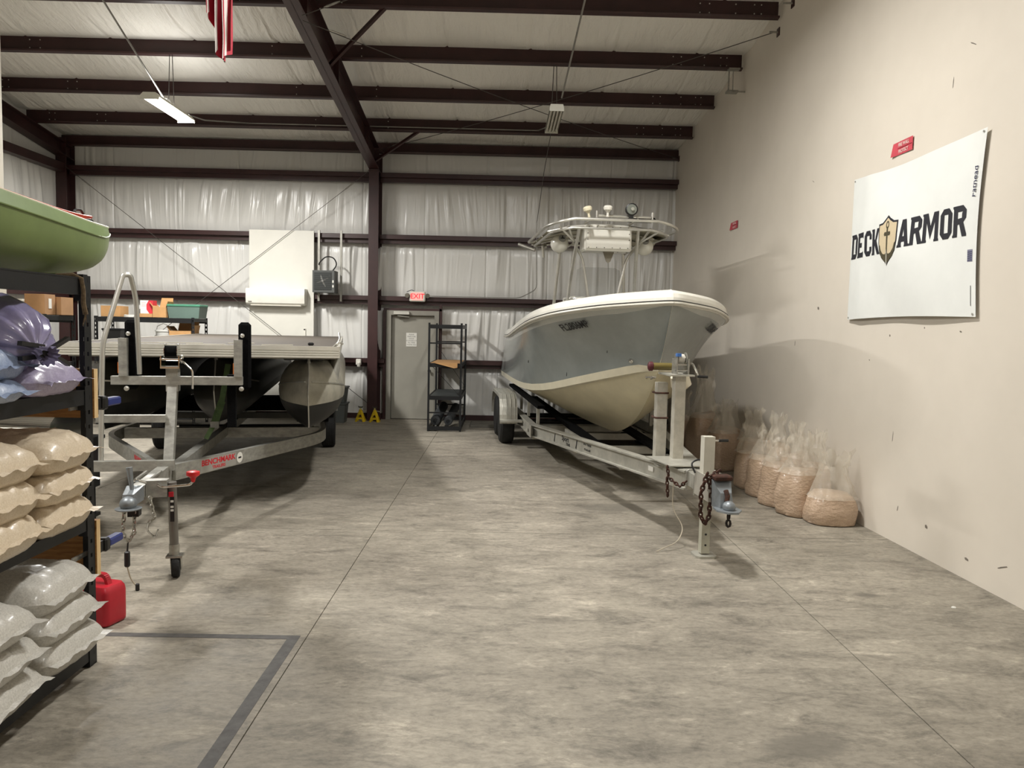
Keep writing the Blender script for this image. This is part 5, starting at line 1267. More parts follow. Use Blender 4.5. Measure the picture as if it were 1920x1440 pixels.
# ------------- kayaks on the top shelf
def kayak(label,m,tip,yaw,loc_z,seam,W0=.37,group='kayaks on the rack',kd=0):
    k=thing('kayak',label,'kayak',(tip[0],tip[1],loc_z),yaw,group)
    WT=[(0,.012),(.05,.06),(.15,.12),(.35,.20),(.7,.28),(1.2,.34),(1.8,.37),(2.6,.37),(3.2,.30),(3.7,.15),(3.9,.02)]
    RT=[(0,.335),(.06,.33),(.25,.312),(.6,.30),(1.2,.315),(2,.345),(3,.34),(3.9,.37)]
    BTm=[(0,.29),(.04,.22),(.12,.15),(.25,.085),(.42,.04),(.65,.015),(1.1,0),(3,.0),(3.5,.06),(3.9,.25)]
    ts=[0,.02,.05,.1,.17,.25,.35,.48,.65,.85,1.1,1.4,1.8,2.3,2.8,3.2,3.5,3.75,3.9]
    def ring(t,part):
        w=max(.004,sinterp(WT,t)*W0/.37); rt=sinterp(RT,t); b=min(rt-.02,sinterp(BTm,t)); sm=rt-.065*min(1,.35+t*2)
        pts=[]
        if part=='hull':
            for i in range(19):
                a=math.pi*i/18; c_=math.cos(a); s_=math.sin(a)
                pts.append((-w*math.copysign(abs(c_)**.62,c_),b+(sm-b)*(1-s_**.85)))
        else:
            hi=[(-1,sm),(-.985,sm+.012),(-.93,rt),(-.88,rt+.004),(-.8,rt-.012),(-.3,rt-.02),(0,rt-.012),(.3,rt-.02),(.8,rt-.012),(.88,rt+.004),(.93,rt),(.985,sm+.012),(1,sm)]
            pts=[(w*a,z) for a,z in hi]
        return pts
    for part,mm in (('hull',m[0]),('deck',m[1])):
        mb=MB(); rs=[ring(t,part) for t in ts]; n=len(rs[0]); vs=[]
        for t,r_ in zip(ts,rs):
            for (x,z) in r_:
                lean=.0
                if part=='hull': lean=.10*max(0,1-t/.4)*((sinterp(RT,t)-z)/.3)*0
                vs.append((x,-t+lean,z))
        fs=[(j*n+i,j*n+i+1,(j+1)*n+i+1,(j+1)*n+i) for j in range(len(ts)-1) for i in range(n-1)]
        mb.add(vs,fs); last_=mb.build('hull' if part=='hull' else 'deck',mm,k,smooth=50)
    for s in (-1,1):
        MB().tube([(s*(max(.004,sinterp(WT,t)*W0/.37)+.004),-t,sinterp(RT,t)-.065*min(1,.35+t*2)) for t in ts],.004,6).build('seam_lip',m[0],k)
        MB().tube([(s*max(.003,sinterp(WT,t)*W0/.37*.90),-t,sinterp(RT,t)+.003) for t in ts],.008,6).build('rim_edge',seam,k)
    MB().rbox((0,-.62-kd*6,-.008-kd/2),(.06,.34,.09+kd),.02).build('keel_stub',m[0],k)
    MB().lathe([(.09,0),(.1,.01),(.09,.025),(.03,.03)],(0,-.75,.29),(0,0,1),20).build('hatch_lid',BLKP,last_)
    MB().tube(round_path([(0,-.08,.33),(0,-.12,.37),(0,-.2,.36),(0,-.22,.31)],.03),.008,8).build('carry_toggle',BLKP,last_)
    return k
KG=mat('green_kayak_plastic',(111,128,76),rough=.4,var=.10,vscale=2.2); KG2=mat('green_kayak_deck',(126,146,98),rough=.45,var=.08,vscale=3); KS=mat('pale_green_lip',(186,192,164),rough=.5,var=.05)
kayak('bright green kayak resting on the top beams of the rack',(KG,KG2),(-2.47,4.80),R(-1.0),2.068,KS)
KR=mat('red_kayak_plastic',(176,62,40),rough=.45,var=.08)
kk=kayak('orange-red kayak hidden behind the green kayak, only its tip showing',(KR,KR),(-2.87,5.42),R(0),2.212,KR,.2,kd=.115)
# red fuel can
fc=thing('fuel_can','red plastic fuel can on the floor behind the rack post','fuel can',(-2.44,4.63,0),R(-16))
def rr(x0,x1,y0,y1,r_,z): 
    out=[]
    for (cx,cy,a0) in ((x1-r_,y1-r_,0),(x0+r_,y1-r_,90),(x0+r_,y0+r_,180),(x1-r_,y0+r_,270)):
        for i in range(5):
            a=R(a0+90*i/4); out.append((cx+r_*math.cos(a),cy+r_*math.sin(a),z))
    return out
m=MB(); lv=[(.0,.86,.03),(.012,.97,.03),(.03,1,.035),(.20,1,.035),(.225,.96,.035),(.243,.86,.03)]
vs=[]
for (z,k,r_) in lv: vs+=rr(-.135*k,.135*k,-.09*k,.09*k,r_,z)
n=20; m.add(vs,[(j*n+i,j*n+(i+1)%n,(j+1)*n+(i+1)%n,(j+1)*n+i) for j in range(len(lv)-1) for i in range(n)]+[tuple(range(n))[::-1],tuple((len(lv)-1)*n+i for i in range(n))])
m.build('can_body',REDP,fc,smooth=45)
hp=round_path([(.075,0,.235),(.055,0,.295),(-.08,0,.295),(-.105,0,.235)],.03)
m=MB()
for a,b in zip(hp,hp[1:]): m.bar(a,b,.034,.022,(0,0,1) if abs((Vector(b)-Vector(a)).z)<.02 else (1,0,0))
m.build('can_handle',REDP,fc,smooth=40)
MB().lathe([(.03,0),(.03,.02),(.024,.03),(.012,.06),(.012,.07)],(-.11,.0,.235),(-.3,0,1),16).build('spout_cap',BLKP,fc)
# dark barbecue cart glimpsed through the rack
gr=thing('barbecue_cart','black barbecue cart with a shiny hood, seen through the rack shelves','barbecue',(-3.8,6.45,0))
m=MB(); pr=[(-.25,.82),(.25,.82),(.25,.95),(.2,1.03),(.08,1.08),(-.12,1.07),(-.22,1.0),(-.25,.92)]
n=len(pr); vs=[(x,6.45+a,b) for x in (-4.12,-3.65) for a,b in pr]
m.add(vs,[(i,(i+1)%n,n+(i+1)%n,n+i)[::-1] for i in range(n)]+[tuple(range(n)),tuple(range(2*n-1,n-1,-1))]); m.build('hood',CHROME,gr,world=True,smooth=40)
MB().boxmm((-4.15,6.21,.4),(-3.5,6.69,.82)).build('cabinet',BLK,gr,world=True,smooth=0)
MB().tube(round_path([(-4.05,6.18,.9),(-4.05,6.13,.96),(-3.72,6.13,.96),(-3.72,6.18,.9)],.03),.012,8).build('hood_handle',WHT,gr,world=True)
MB().boxmm((-3.65,6.21,.82),(-3.45,6.69,.85)).build('side_shelf',BLK,gr,world=True,smooth=0)
for x in (-4.1,-3.55):
    for y in (6.25,6.65):
        MB().boxmm((x-.02,y-.02,.08),(x+.02,y+.02,.42)).build('leg',BLK,gr,world=True,smooth=0)
        MB().lathe([(.02,-.015),(.04,-.012),(.04,.012),(.02,.015)],(x,y,.04),(1,0,0),16).build('caster',BLKP,gr,world=True)
MB().boxmm((-4.15,6.21,.14),(-3.5,6.69,.17)).build('bottom_shelf',BLK,gr,world=True,smooth=0)
# ================================================================ far racks, boxes, bags of sand, banner, flag
def far_rack(label,x0,x1,y0,y1,h,levels):
    t=thing('storage_rack',label,'rack',((x0+x1)/2,(y0+y1)/2,0))
    for x in (x0,x1):
        for y in (y0,y1):
            m=MB(); m.boxmm((x-.025,y-.004,0),(x-.010,y+.004,h)); m.boxmm((x+.010,y-.004,0),(x+.025,y+.004,h))
            z=0
            while z<h-.01: m.boxmm((x-.010,y-.004,z),(x+.010,y+.004,min(h,z+.04))); z+=.075
            m.boxmm((x+(.021 if x==x0 else -.025),y-.004,0),(x+(.025 if x==x0 else -.021),y+.04 if y==y0 else y,h)); m.build('post',BLK,t,world=True,smooth=0)
    for z in levels:
        for y in (y0,y1): MB().boxmm((x0+.02,y-.02,z-.085),(x1-.02,y+.02,z)).build('beam',BLK,t,world=True,smooth=0)
        for x in (x0,x1): MB().boxmm((x-.015,y0+.02,z-.06),(x+.015,y1-.02,z)).build('end_beam',BLK,t,world=True,smooth=0)
        MB().boxmm((x0+.02,y0+.02,z-.012),(x1-.02,y1-.02,z)).build('shelf_board',BLK,t,world=True,smooth=0)
    return t
far_rack('black steel rack against the back wall behind the pontoon deck',-7.15,-5.45,13.6,14.2,1.915,(1.90,1.47,.8,.2))
far_rack('black steel rack standing at left beyond the near shelves',-7.3,-5.53,9.36,9.98,1.90,(1.885,1.3,.7,.15))
def carton(name,label,cat,x0,x1,y0,y1,z0,z1,m,open_=False,rz=0,group=None,tape=False):
    c=((x0+x1)/2,(y0+y1)/2,z0); t=thing(name,label,cat,c,rz,group); hx,hy,h=(x1-x0)/2,(y1-y0)/2,z1-z0
    b=MB()
    for (a,b_) in (((-hx,-hy,0),(hx,-hy+.006,h)),((-hx,hy-.006,0),(hx,hy,h)),((-hx,-hy+.006,0),(-hx+.006,hy-.006,h)),((hx-.006,-hy+.006,0),(hx,hy-.006,h)),((-hx,-hy,0),(hx,hy,.006))): b.boxmm(a,b_)
    b.build('carton_body',m,t,smooth=0)
    if open_:
        MB().add([(-hx,hy,h),(hx,hy,h),(hx*.9,hy+.06,h+hy*1.2),(-hx*.9,hy+.06,h+hy*1.2)],[(0,1,2,3)]).build('flap',m,t,smooth=0)
        MB().add([(-hx,-hy,h),(-hx,hy,h),(-hx-.06,hy*.9,h+.08),(-hx-.06,-hy*.9,h+.08)],[(0,1,2,3)]).build('flap',m,t,smooth=0)
        MB().add([(hx,-hy,h),(hx,hy,h),(hx+.03,hy*.9,h+.1),(hx+.03,-hy*.9,h+.1)],[(0,1,2,3)]).build('flap',m,t,smooth=0)
    else:
        MB().boxmm((-hx,-hy,h),(-.004,hy,h+.005)).build('flap',m,t,smooth=0); MB().boxmm((.004,-hy,h),(hx,hy,h+.005)).build('flap',m,t,smooth=0)
        if tape: MB().boxmm((-.025,-hy-.001,h*.4),(.025,hy,h+.007)).build('tape',mat('box_tape',(196,160,110),rough=.4,var=.03),t,smooth=0)
    return t
gB='cartons on the left rack'
a=carton('cardboard_box','small brown carton with a white label on the left rack','box',-5.79,-5.548,9.40,9.62,1.888,2.135,CARD,group=gB)
MB().boxmm((.1205,-.03,.08),(.1235,.03,.2)).build('shipping_label',PAPER,a,smooth=0)
carton('cardboard_box','brown carton behind the labelled one on the left rack','box',-5.75,-5.50,9.66,9.93,1.888,2.11,CARD,group=gB)
carton('white_box','white carton on the left rack beside the brown cartons','box',-6.20,-5.82,9.40,9.75,1.888,2.07,WPAINT)
gC='boxes along the far rack top'
carton('cardboard_box','small brown carton alone at the left end of the far rack top','box',-7.08,-6.74,13.65,13.95,1.902,2.09,CARD2,group=gC)
carton('cardboard_box','flat tan carton under the red and white box on the far rack','box',-6.48,-6.17,13.62,13.95,1.902,1.965,CARD2,group=gC)
carton('cardboard_box','open brown carton beside the green tote on the far rack','box',-6.16,-5.93,13.62,13.9,1.902,2.09,CARD2,True,group=gC)
rb=thing('red_white_box','red and white printed carton standing on a flat tan carton','box',(-6.28,13.75,1.972),0)
MB().boxmm((-.12,-.08,0),(.10,.08,.23)).build('carton_body',PAPER,rb,smooth=0)
RP=mat('red_print',(196,44,58),rough=.6,var=.03)
MB().prism([(.04,0),(.10,0),(.10,.23),(.03,.23),(-.01,.16),(-.01,.07)],(0,-.0812,0),(1,0,0),(0,0,1),-.001).build('red_panel',RP,rb,smooth=0)
MB().boxmm((.1005,-.08,0),(.1015,.08,.23)).build('red_side',RP,rb,smooth=0)
for q in range(3): MB().boxmm((-.1,-.0815,.13+.03*q),(-.02,-.0805,.137+.03*q)).build('print_line',mat('pink_print',(214,150,156),var=0),rb,smooth=0)
carton('dark_tray','flat dark tray box behind the red and white box','box',-6.55,-6.30,13.96,14.12,1.902,2.05,mat('dark_card',(58,50,44),rough=.8,var=.1))
pp_=thing('paper_stack','small stack of white papers on the far rack','papers',(-6.58,13.72,1.902))
for q in range(3): MB().box((0,0,.008+.014*q),(.2,.14,.012),Matrix.Rotation(.1*q,3,'Z')).build('paper_pad',PAPER,pp_,smooth=0)
gt=thing('green_tote','grey-green plastic tote at the right end of the far rack top','tote',(-5.63,13.82,1.902))
GT=mat('green_grey_plastic',(92,112,104),rough=.5,var=.08,vscale=2); 
m=MB(); m.add([(-.26,-.17,0),(.26,-.17,0),(.26,.17,0),(-.26,.17,0),(-.285,-.19,.2),(.285,-.19,.2),(.285,.19,.2),(-.285,.19,.2)],[(3,2,1,0),(4,5,6,7),(0,1,5,4),(1,2,6,5),(2,3,7,6),(3,0,4,7)]); m.build('tub',GT,gt,smooth=0)
MB().rbox((0,0,.222),(.585,.40,.045),.012).build('lid',mat('green_lid',(66,124,100),rough=.5,var=.06),gt)
bk=thing('white_bucket','white pail with a wire handle on the second shelf of the far rack','bucket',(-6.02,13.75,1.472))
MB().lathe([(.115,0),(.12,.01),(.14,.19),(.15,.19),(.15,.215),(.14,.22)],(0,0,0),(0,0,1),24).build('pail',mat('pail_white',(196,196,192),rough=.4,var=.04),bk)
MB().tube([(-.14,0,.19),(-.11,-.02,.28),(0,-.03,.33),(.11,-.02,.28),(.14,0,.19)],.005,6).build('wire_handle',GALV,bk)
a=carton('cardboard_box','torn open tan carton on the second shelf of the far rack','box',-5.88,-5.5,13.63,14.0,1.472,1.68,CARD2,True)
bb=thing('black_bin','black plastic bin on the second shelf of the far rack','bin',(-6.9,13.8,1.472))
MB().add([(-.13,-.12,0),(.13,-.12,0),(.13,.12,0),(-.13,.12,0),(-.16,-.15,.2),(.16,-.15,.2),(.16,.15,.2),(-.16,.15,.2)],[(3,2,1,0),(4,5,6,7),(0,1,5,4),(1,2,6,5),(2,3,7,6),(3,0,4,7)]).build('tub',BLKP,bb,smooth=0)
MB().rbox((0,0,.21),(.35,.33,.03),.01).build('rim',BLKP,bb)
# cream partition end at the far left
pw=MB().boxmm((XL,8.2,-.02),(-5.325,8.34,zpb(8.3)-.3)).build('wall_partition',mat('cream_partition',(222,216,200),rough=.6,var=.02),smooth=0); tag(pw,'cream painted partition end at the far left edge',kind='structure')

# ------------------------------------------------ bags of sand along the right wall
PLAS,N,L,B=node_mat('clear_bag_plastic'); tc=N.new('ShaderNodeTexCoord').outputs['Object']
B.inputs['Base Color'].default_value=srgb(226,218,202); B.inputs['Roughness'].default_value=.09; B.inputs['Alpha'].default_value=.30; B.inputs['Specular IOR Level'].default_value=1.0
t1=tex(N,L,tc,9,5,.6,.6); bp=N.new('ShaderNodeBump'); bp.inputs['Strength'].default_value=.7; bp.inputs['Distance'].default_value=.03; L.new(t1.outputs['Fac'],bp.inputs['Height']); L.new(bp.outputs[0],B.inputs['Normal'])
SAND=mat('bagged_sand',(198,174,150),rough=.34,c2=(172,146,122),vscale=70,bump=.6,bscale=20,coat=.5,stretch=(1,1,2.2))
PRN=mat('bag_print',(60,52,46),rough=.6,var=0)
def sandbag(label,x,y,w,d,fill,top,seed,rz=0,flare=.0,lean=0.0,prints=False):
    t=thing('sand_bag',label,'bag',(x,y,0),rz,'clear bags of tan sand along the right wall'); rnd=random.Random(seed); o=rnd.uniform(0,50)
    SG=44
    def sup(a,hx,hy,p): c,s_=math.cos(a),math.sin(a); k=(abs(c)**p+abs(s_)**p)**(-1/p); return hx*k*c,hy*k*s_
    prof=[(0,.86),(.03,.97),(.10,1.0),(.2,1.02),(.3,1.03),(.42,1.03),(.55,1.01),(.7,.97),(.82,.92),(.92,.84),(1.0,.70)]
    vs=[]
    for (h,k) in prof:
        for i in range(SG):
            a=2*math.pi*i/SG; px,py=sup(a,w/2*k,d/2*k,3.4); n_=1+.13*nz(px*5+o,py*5,h*2.2)+.05*nz(px*16+o,py*16,h*9)+.02*nz(px*30,py*30,h*26+o)
            vs.append((px*n_,py*n_,h*fill*(1 if h<1 else 1+.10*nz(px*5+o,py*5))))
    m=MB(); m.add(vs,[(j*SG+i,j*SG+(i+1)%SG,(j+1)*SG+(i+1)%SG,(j+1)*SG+i) for j in range(len(prof)-1) for i in range(SG)]+[tuple(range(SG))[::-1],tuple((len(prof)-1)*SG+i for i in range(SG))])
    m.build('sand_fill',SAND,t,smooth=50)
    H=top-fill; q=[(-.10,1.02),(0,.90),(.2,.78),(.45,.6),(.68,.48),(.85,.55+flare),(1.0,.66+flare)]
    vs=[]
    for (h,k) in q:
        for i in range(SG):
            a=2*math.pi*i/SG; px,py=sup(a,w/2*k,d/2*k*(1-.35*max(0,h)),2.6)
            hh=max(0,h); n_=1+(.10+.5*hh)*nz(math.cos(a)*2.6+o,math.sin(a)*2.6,hh*3)+.16*hh*math.sin(a*5+o+5*nz(hh*2,o))+.12*nz(math.cos(a)*7,math.sin(a)*7+o,hh*6)
            zz=fill+h*H*(1+(.38*nz(math.cos(a)*3+o,math.sin(a)*3,9) if h>.8 else 0))
            vs.append((px*n_+lean*hh*hh,py*n_,max(fill*.8,zz)))
    m=MB(); m.add(vs,[(j*SG+i,j*SG+(i+1)%SG,(j+1)*SG+(i+1)%SG,(j+1)*SG+i) for j in range(len(q)-1) for i in range(SG)])
    m.build('plastic_top',PLAS,t,smooth=22)
    if prints:
        for k,(dx,dz,hh,ww) in enumerate(((-.05,.62,.016,.09),(-.10,.45,.05,.03),(-.10,.36,.03,.035))):
            MB().box((dx,-d/2*1.09,fill*dz),(ww,.003,hh)).build('bag_print',PRN,t,smooth=0)
    return t
SB=[
 ('nearest low wide sand bag with its plastic open against the right wall',3.27,7.45,.46,.36,.30,.70,1,0,.05,.02,False),
 ('tall plump sand bag second from the viewer along the right wall',3.08,7.80,.40,.38,.47,.80,2,.5,.0,.04,False),
 ('printed sand bag third from the viewer, narrow with a round mark',3.0,8.2,.32,.34,.46,.72,3,.3,.0,.04,True),
 ('printed sand bag fourth from the viewer with a crumpled top',3.0,8.66,.32,.34,.46,.74,4,.2,.0,.04,True),
 ('sand bag fifth from the viewer at the bend of the row',3.0,9.12,.34,.34,.46,.74,5,.1,.05,.04,False),
 ('sand bag standing behind the low open bag, tight to the right wall',3.32,7.98,.28,.30,.50,.82,6,.1,.0,.0,False),
 ('sand bag against the wall behind the printed bags, second of the wall row',3.30,8.5,.28,.32,.52,.86,7,.4,.0,.0,False),
 ('sand bag against the wall with a tall clear collar, third of the wall row',3.29,9.05,.28,.32,.54,.88,8,.2,.0,.0,False),
 ('shaded sand bag in front of the hull shadow, just right of the trailer jack',3.0,10.32,.40,.36,.54,.86,9,.3,.05,.0,False),
 ('wide shaded sand bag behind the fifth bag of the front row',3.2,9.66,.38,.36,.54,.88,10,.0,.0,.0,False),
 ('shaded sand bag leaning on the wall beyond the jack post',3.2,10.72,.36,.34,.54,.9,11,.2,.0,.0,False),
 ('tall shaded sand bag whose collar rises highest under the boat bow',2.9,10.98,.40,.42,.70,1.32,12,.3,.0,.0,False),
 ('deeply shaded sand bag beside the winch post under the hull',2.72,11.5,.36,.38,.58,.98,13,.1,.05,.0,False),
 ('deeply shaded sand bag furthest back against the right wall',3.12,11.62,.38,.38,.60,1.08,14,.5,.0,.0,False),
]
for a in SB: sandbag(*a)

# ------------------------------------------------ banner and stickers on the right wall
BAN=mat('white_banner_cloth',(226,228,224),rough=.6,var=.02,vscale=3)
yA,yB,zA,zB=7.84,5.785,2.01,3.415      # left (far) and right (near) edges
bn=thing('banner','white cloth banner with dark lettering pinned to the right wall','banner',(xr(6.8),6.83,2.0))
def bpt(u,v,off=0.0):
    # u 0..1 left->right as seen, v 0..1 bottom->top; pinned at corners, sagging edges
    y=yA+(yB-yA)*u; z=zA+(zB-zA)*v
    pinc=min(1,4*min(u*(1-u),.25)*1.0)
    bil=.022+.05*math.sin(math.pi*u)**.6*(.25+.75*math.sin(math.pi*min(1,v*1.0+.0)))+.018*math.sin(math.pi*u)*(1-v)
    bil+=.010*math.sin((u*1.4+v*.9)*7+.5)*math.sin(math.pi*u)+.012*(1-u)*math.exp(-((u-.12-.08*v)/.05)**2)
    bil+=.03*math.sin(math.pi*u)*v**4
    edge=.05*math.sin(math.pi*v)*u**10                       # near edge curls in
    y2=y+edge; z2=z-.045*math.sin(math.pi*u)*v**6+.018*math.sin(math.pi*u)*(1-v)**8
    return Vector((xr(y)-.006-bil-off,y2,z2))
m=MB(); m.grid(lambda a,b:bpt(a,b),60,42); clo=m.build('cloth',BAN,bn,world=True,smooth=180)
for (u,v) in ((.015,.985),(.985,.985),(.015,.015),(.985,.015)):
    p=bpt(u,v); MB().lathe([(.008,0),(.008,.004)],p+Vector((-.003,0,0)),(-1,0,0),10).build('grommet',ALU,bn,world=True)
BINK=mat('banner_black',(30,30,38),rough=.6,var=0); BTAN=mat('banner_tan',(204,188,156),rough=.6,var=.04); BOLV=mat('banner_olive',(74,68,48),rough=.6,var=.1,vscale=8); BWHT=mat('banner_white',(232,230,222),rough=.6,var=0)
def bflat(polys,m,name,off,parent=clo):
    # polygons in banner (u,v) space, draped onto the cloth; each is triangulated through a small ear-free fan of quads
    import bmesh
    bm=bmesh.new()
    for poly in polys:
        vs=[bm.verts.new((p[0],p[1],0)) for p in poly]
        try: bm.faces.new(vs)
        except ValueError: pass
    bmesh.ops.triangulate(bm,faces=bm.faces[:])
    bmesh.ops.subdivide_edges(bm,edges=[e for e in bm.edges if e.calc_length()>.06],cuts=2,use_grid_fill=True)
    bmesh.ops.triangulate(bm,faces=bm.faces[:])
    mb=MB(); mb.add([bpt(v.co.x,v.co.y,off) for v in bm.verts],[]); bm.verts.index_update()
    fs=[]
    for f in bm.faces:
        q=tuple(v.index for v in f.verts)
        n_=(Vector(mb.v[q[1]])-Vector(mb.v[q[0]])).cross(Vector(mb.v[q[2]])-Vector(mb.v[q[0]]))
        fs.append(q if n_.x<0 else q[::-1])
    mb.f=fs; mb.m=[0]*len(fs); bm.free()
    return mb.build(name,m,parent,world=True,smooth=180)
# chunky block letters on a 10 x 14 cell, strokes as quads
def rectp(x0,y0,x1,y1): return [(x0,y0),(x1,y0),(x1,y1),(x0,y1)]
LET={
 'D':[[(0,0),(3.2,0),(3.2,14),(0,14)],[(3.2,0),(7,0),(7,2.8),(3.2,2.8)],[(3.2,11.2),(7,11.2),(7,14),(3.2,14)],[(7,0),(9.6,2.6),(9.6,11.4),(7,14),(7,11.2),(6.4,10.4),(6.4,3.6),(7,2.8)],[(-.6,0),(0,0),(0,1.4),(-.6,.9)],[(-.6,14),(0,14),(0,12.6),(-.6,13.1)]],
 'E':[[(0,0),(3.2,0),(3.2,14),(0,14)],[(3.2,0),(9,0),(9,3.6),(8,2.8),(3.2,2.8)],[(3.2,11.2),(8,11.2),(9,10.4),(9,14),(3.2,14)],[(3.2,5.7),(6.8,5.7),(6.8,8.3),(3.2,8.3)],[(-.6,0),(0,0),(0,1.4),(-.6,.9)],[(-.6,14),(0,14),(0,12.6),(-.6,13.1)]],
 'C':[[(0,2.6),(2.6,0),(3.2,2.8),(3.2,11.2),(2.6,14),(0,11.4)],[(2.6,0),(7,0),(6.6,2.8),(3.2,2.8)],[(3.2,11.2),(6.6,11.2),(7,14),(2.6,14)],[(7,0),(9.6,2.6),(9.6,5),(6.6,5),(6.6,2.8)],[(6.6,11.2),(6.6,9),(9.6,9),(9.6,11.4),(7,14)]],
 'K':[[(0,0),(3.2,0),(3.2,14),(0,14)],[(3.2,6),(6.6,14),(10,14),(6,7.4),(3.2,4.6)],[(3.2,8.4),(6,7.4),(10.4,0),(6.8,0),(3.2,5.6)],[(-.6,0),(0,0),(0,1.4),(-.6,.9)],[(-.6,14),(0,14),(0,12.6),(-.6,13.1)]],
 'A':[[(0,0),(3.2,0),(6,14),(3.2,14)],[(3.2,14),(6.8,14),(10.2,0),(7,0),(5,9.4)],[(2.4,2.6),(7.6,2.6),(7.2,5.4),(3,5.4)],[(-.6,0),(4,0),(3.6,1.3),(-.3,1.3)],[(6.4,0),(10.8,0),(10.5,1.3),(6.7,1.3)]],
 'R':[[(0,0),(3.2,0),(3.2,14),(0,14)],[(3.2,11.2),(7,11.2),(7,14),(3.2,14)],[(7,14),(9.6,11.8),(9.6,8.2),(7.6,6.4),(6.4,8.4),(6.4,10.6),(7,11.2)],[(3.2,5.4),(7.6,6.4),(6.4,8.4),(3.2,8.2)],[(4.4,6),(7.6,6.4),(10.2,1),(10.2,0),(6.9,0)],[(-.6,0),(0,0),(0,1.4),(-.6,.9)],[(-.6,14),(0,14),(0,12.6),(-.6,13.1)]],
 'M':[[(0,0),(3,0),(3,14),(0,14)],[(10,0),(13,0),(13,14),(10,14)],[(3,14),(4.0,14),(6.5,7.6),(6.5,1.2),(3,9.6)],[(6.5,1.2),(6.5,7.6),(9.0,14),(10,14),(10,9.6)],[(-.6,0),(3.4,0),(3.4,1.2),(-.3,1.2)],[(9.6,0),(13.6,0),(13.3,1.2),(9.6,1.2)],[(-.6,14),(0,14),(0,12.6),(-.6,13.1)]],
 'O':[[(0,2.6),(2.6,0),(3.2,2.8),(3.2,11.2),(2.6,14),(0,11.4)],[(2.6,0),(7,0),(6.4,2.8),(3.2,2.8)],[(3.2,11.2),(6.4,11.2),(7,14),(2.6,14)],[(7,0),(9.6,2.6),(9.6,11.4),(7,14),(6.4,11.2),(6.4,2.8)]],
}
def word(txt,u0,u1,v0,v1):
    adv=[14.6 if c=='M' else (11.4 if c in 'AK' else 10.8) for c in txt]; tot=sum(adv)-1.0
    x=0
    for c,a in zip(txt,adv):
        ps=[[(u0+(u1-u0)*(x+p[0])/tot, v0+(v1-v0)*p[1]/14) for p in poly] for poly in LET[c]]
        bflat(ps,BINK,'letter_'+c.lower(),.0022); x+=a
word('DECK',.024,.332,.428,.60)
word('ARMOR',.492,.938,.443,.615)
# shield with anchor
sh=[(.345,.60),(.38,.605),(.405,.635),(.425,.665),(.445,.635),(.475,.605),(.508,.60),(.508,.42),(.497,.33),(.47,.275),(.44,.235),(.425,.205),(.41,.235),(.38,.275),(.355,.33),(.345,.42)]
sh=[(.4035+(p[0]-.4265)*.99,.342+(p[1]-.205)*.709) for p in sh]
cx_,cy_=.4035,.50
fy=lambda y:.342+(y-.205)*.709
sc=lambda k:[(cx_+(p[0]-cx_)*k,cy_+(p[1]-cy_)*k) for p in sh]
bflat([sc(1.0)],BINK,'shield_border',.0020); bflat([sc(.90)],BTAN,'shield_field',.0032)
def ell(cx,cy,a,b,n=20,t0=0,t1=360): return [(cx+a*math.cos(R(t0+(t1-t0)*i/(n-1))),cy+b*math.sin(R(t0+(t1-t0)*i/(n-1)))) for i in range(n)]
ring=[]; o_=ell(cx_,fy(.575),.013,.026,20); i_=ell(cx_,fy(.577),.007,.014,20)
bflat([[o_[i],o_[i+1],i_[i+1],i_[i]] for i in range(19)],BOLV,'anchor_ring',.0044)
bflat([rectp(cx_-.006,fy(.28),cx_+.006,fy(.55))],BOLV,'anchor_shank',.0044)
bflat([[(cx_-.028,fy(.49)),(cx_-.022,fy(.477)),(cx_+.022,fy(.477)),(cx_+.028,fy(.49)),(cx_+.024,fy(.512)),(cx_-.024,fy(.512))]],BOLV,'anchor_stock',.0048)
arm=[]
for s in (-1,1):
    outer=[(cx_+s*.074,fy(.41)),(cx_+s*.068,fy(.34)),(cx_+s*.05,fy(.285)),(cx_+s*.025,fy(.255)),(cx_,fy(.225))]
    inner=[(cx_+s*.064,fy(.40)),(cx_+s*.056,fy(.355)),(cx_+s*.036,fy(.318)),(cx_+s*.016,fy(.31)),(cx_,fy(.33))]
    arm+=[[outer[i],outer[i+1],inner[i+1],inner[i]] for i in range(4)]
bflat(arm,BOLV,'anchor_arms',.0046)
bflat([[(cx_-.004,fy(.21)),(cx_+.001,fy(.21)),(cx_+.002,fy(.30)),(cx_-.001,fy(.36))]],BWHT,'anchor_highlight',.0054)
# small maker print up the near edge
def btext(txt,u,v,size,m,name='edge_print'):
    p=bpt(u,v,.002); up=(bpt(u,v+.02)-bpt(u,v)).normalized(); nrm=Vector((-1,0,0)); rt=up
    text_obj(name,txt,size,m,frame(p,up,nrm.cross(up)),clo,.0004)
btext('Fathead',.968,.73,.075,mat('navy_print',(44,48,78),var=0))
bflat([rectp(.953,.30,.982,.366)],mat('barcode_print',(120,120,140),var=0),'printed_block',.002)
for q in range(5): bflat([rectp(.955,.306+.011*q,.980,.311+.011*q)],mat('navy_print'),'barcode_line',.003)
bflat([rectp(.972,.06,.976,.17)],mat('grey_print',(110,110,110),var=0),'printed_line',.002)
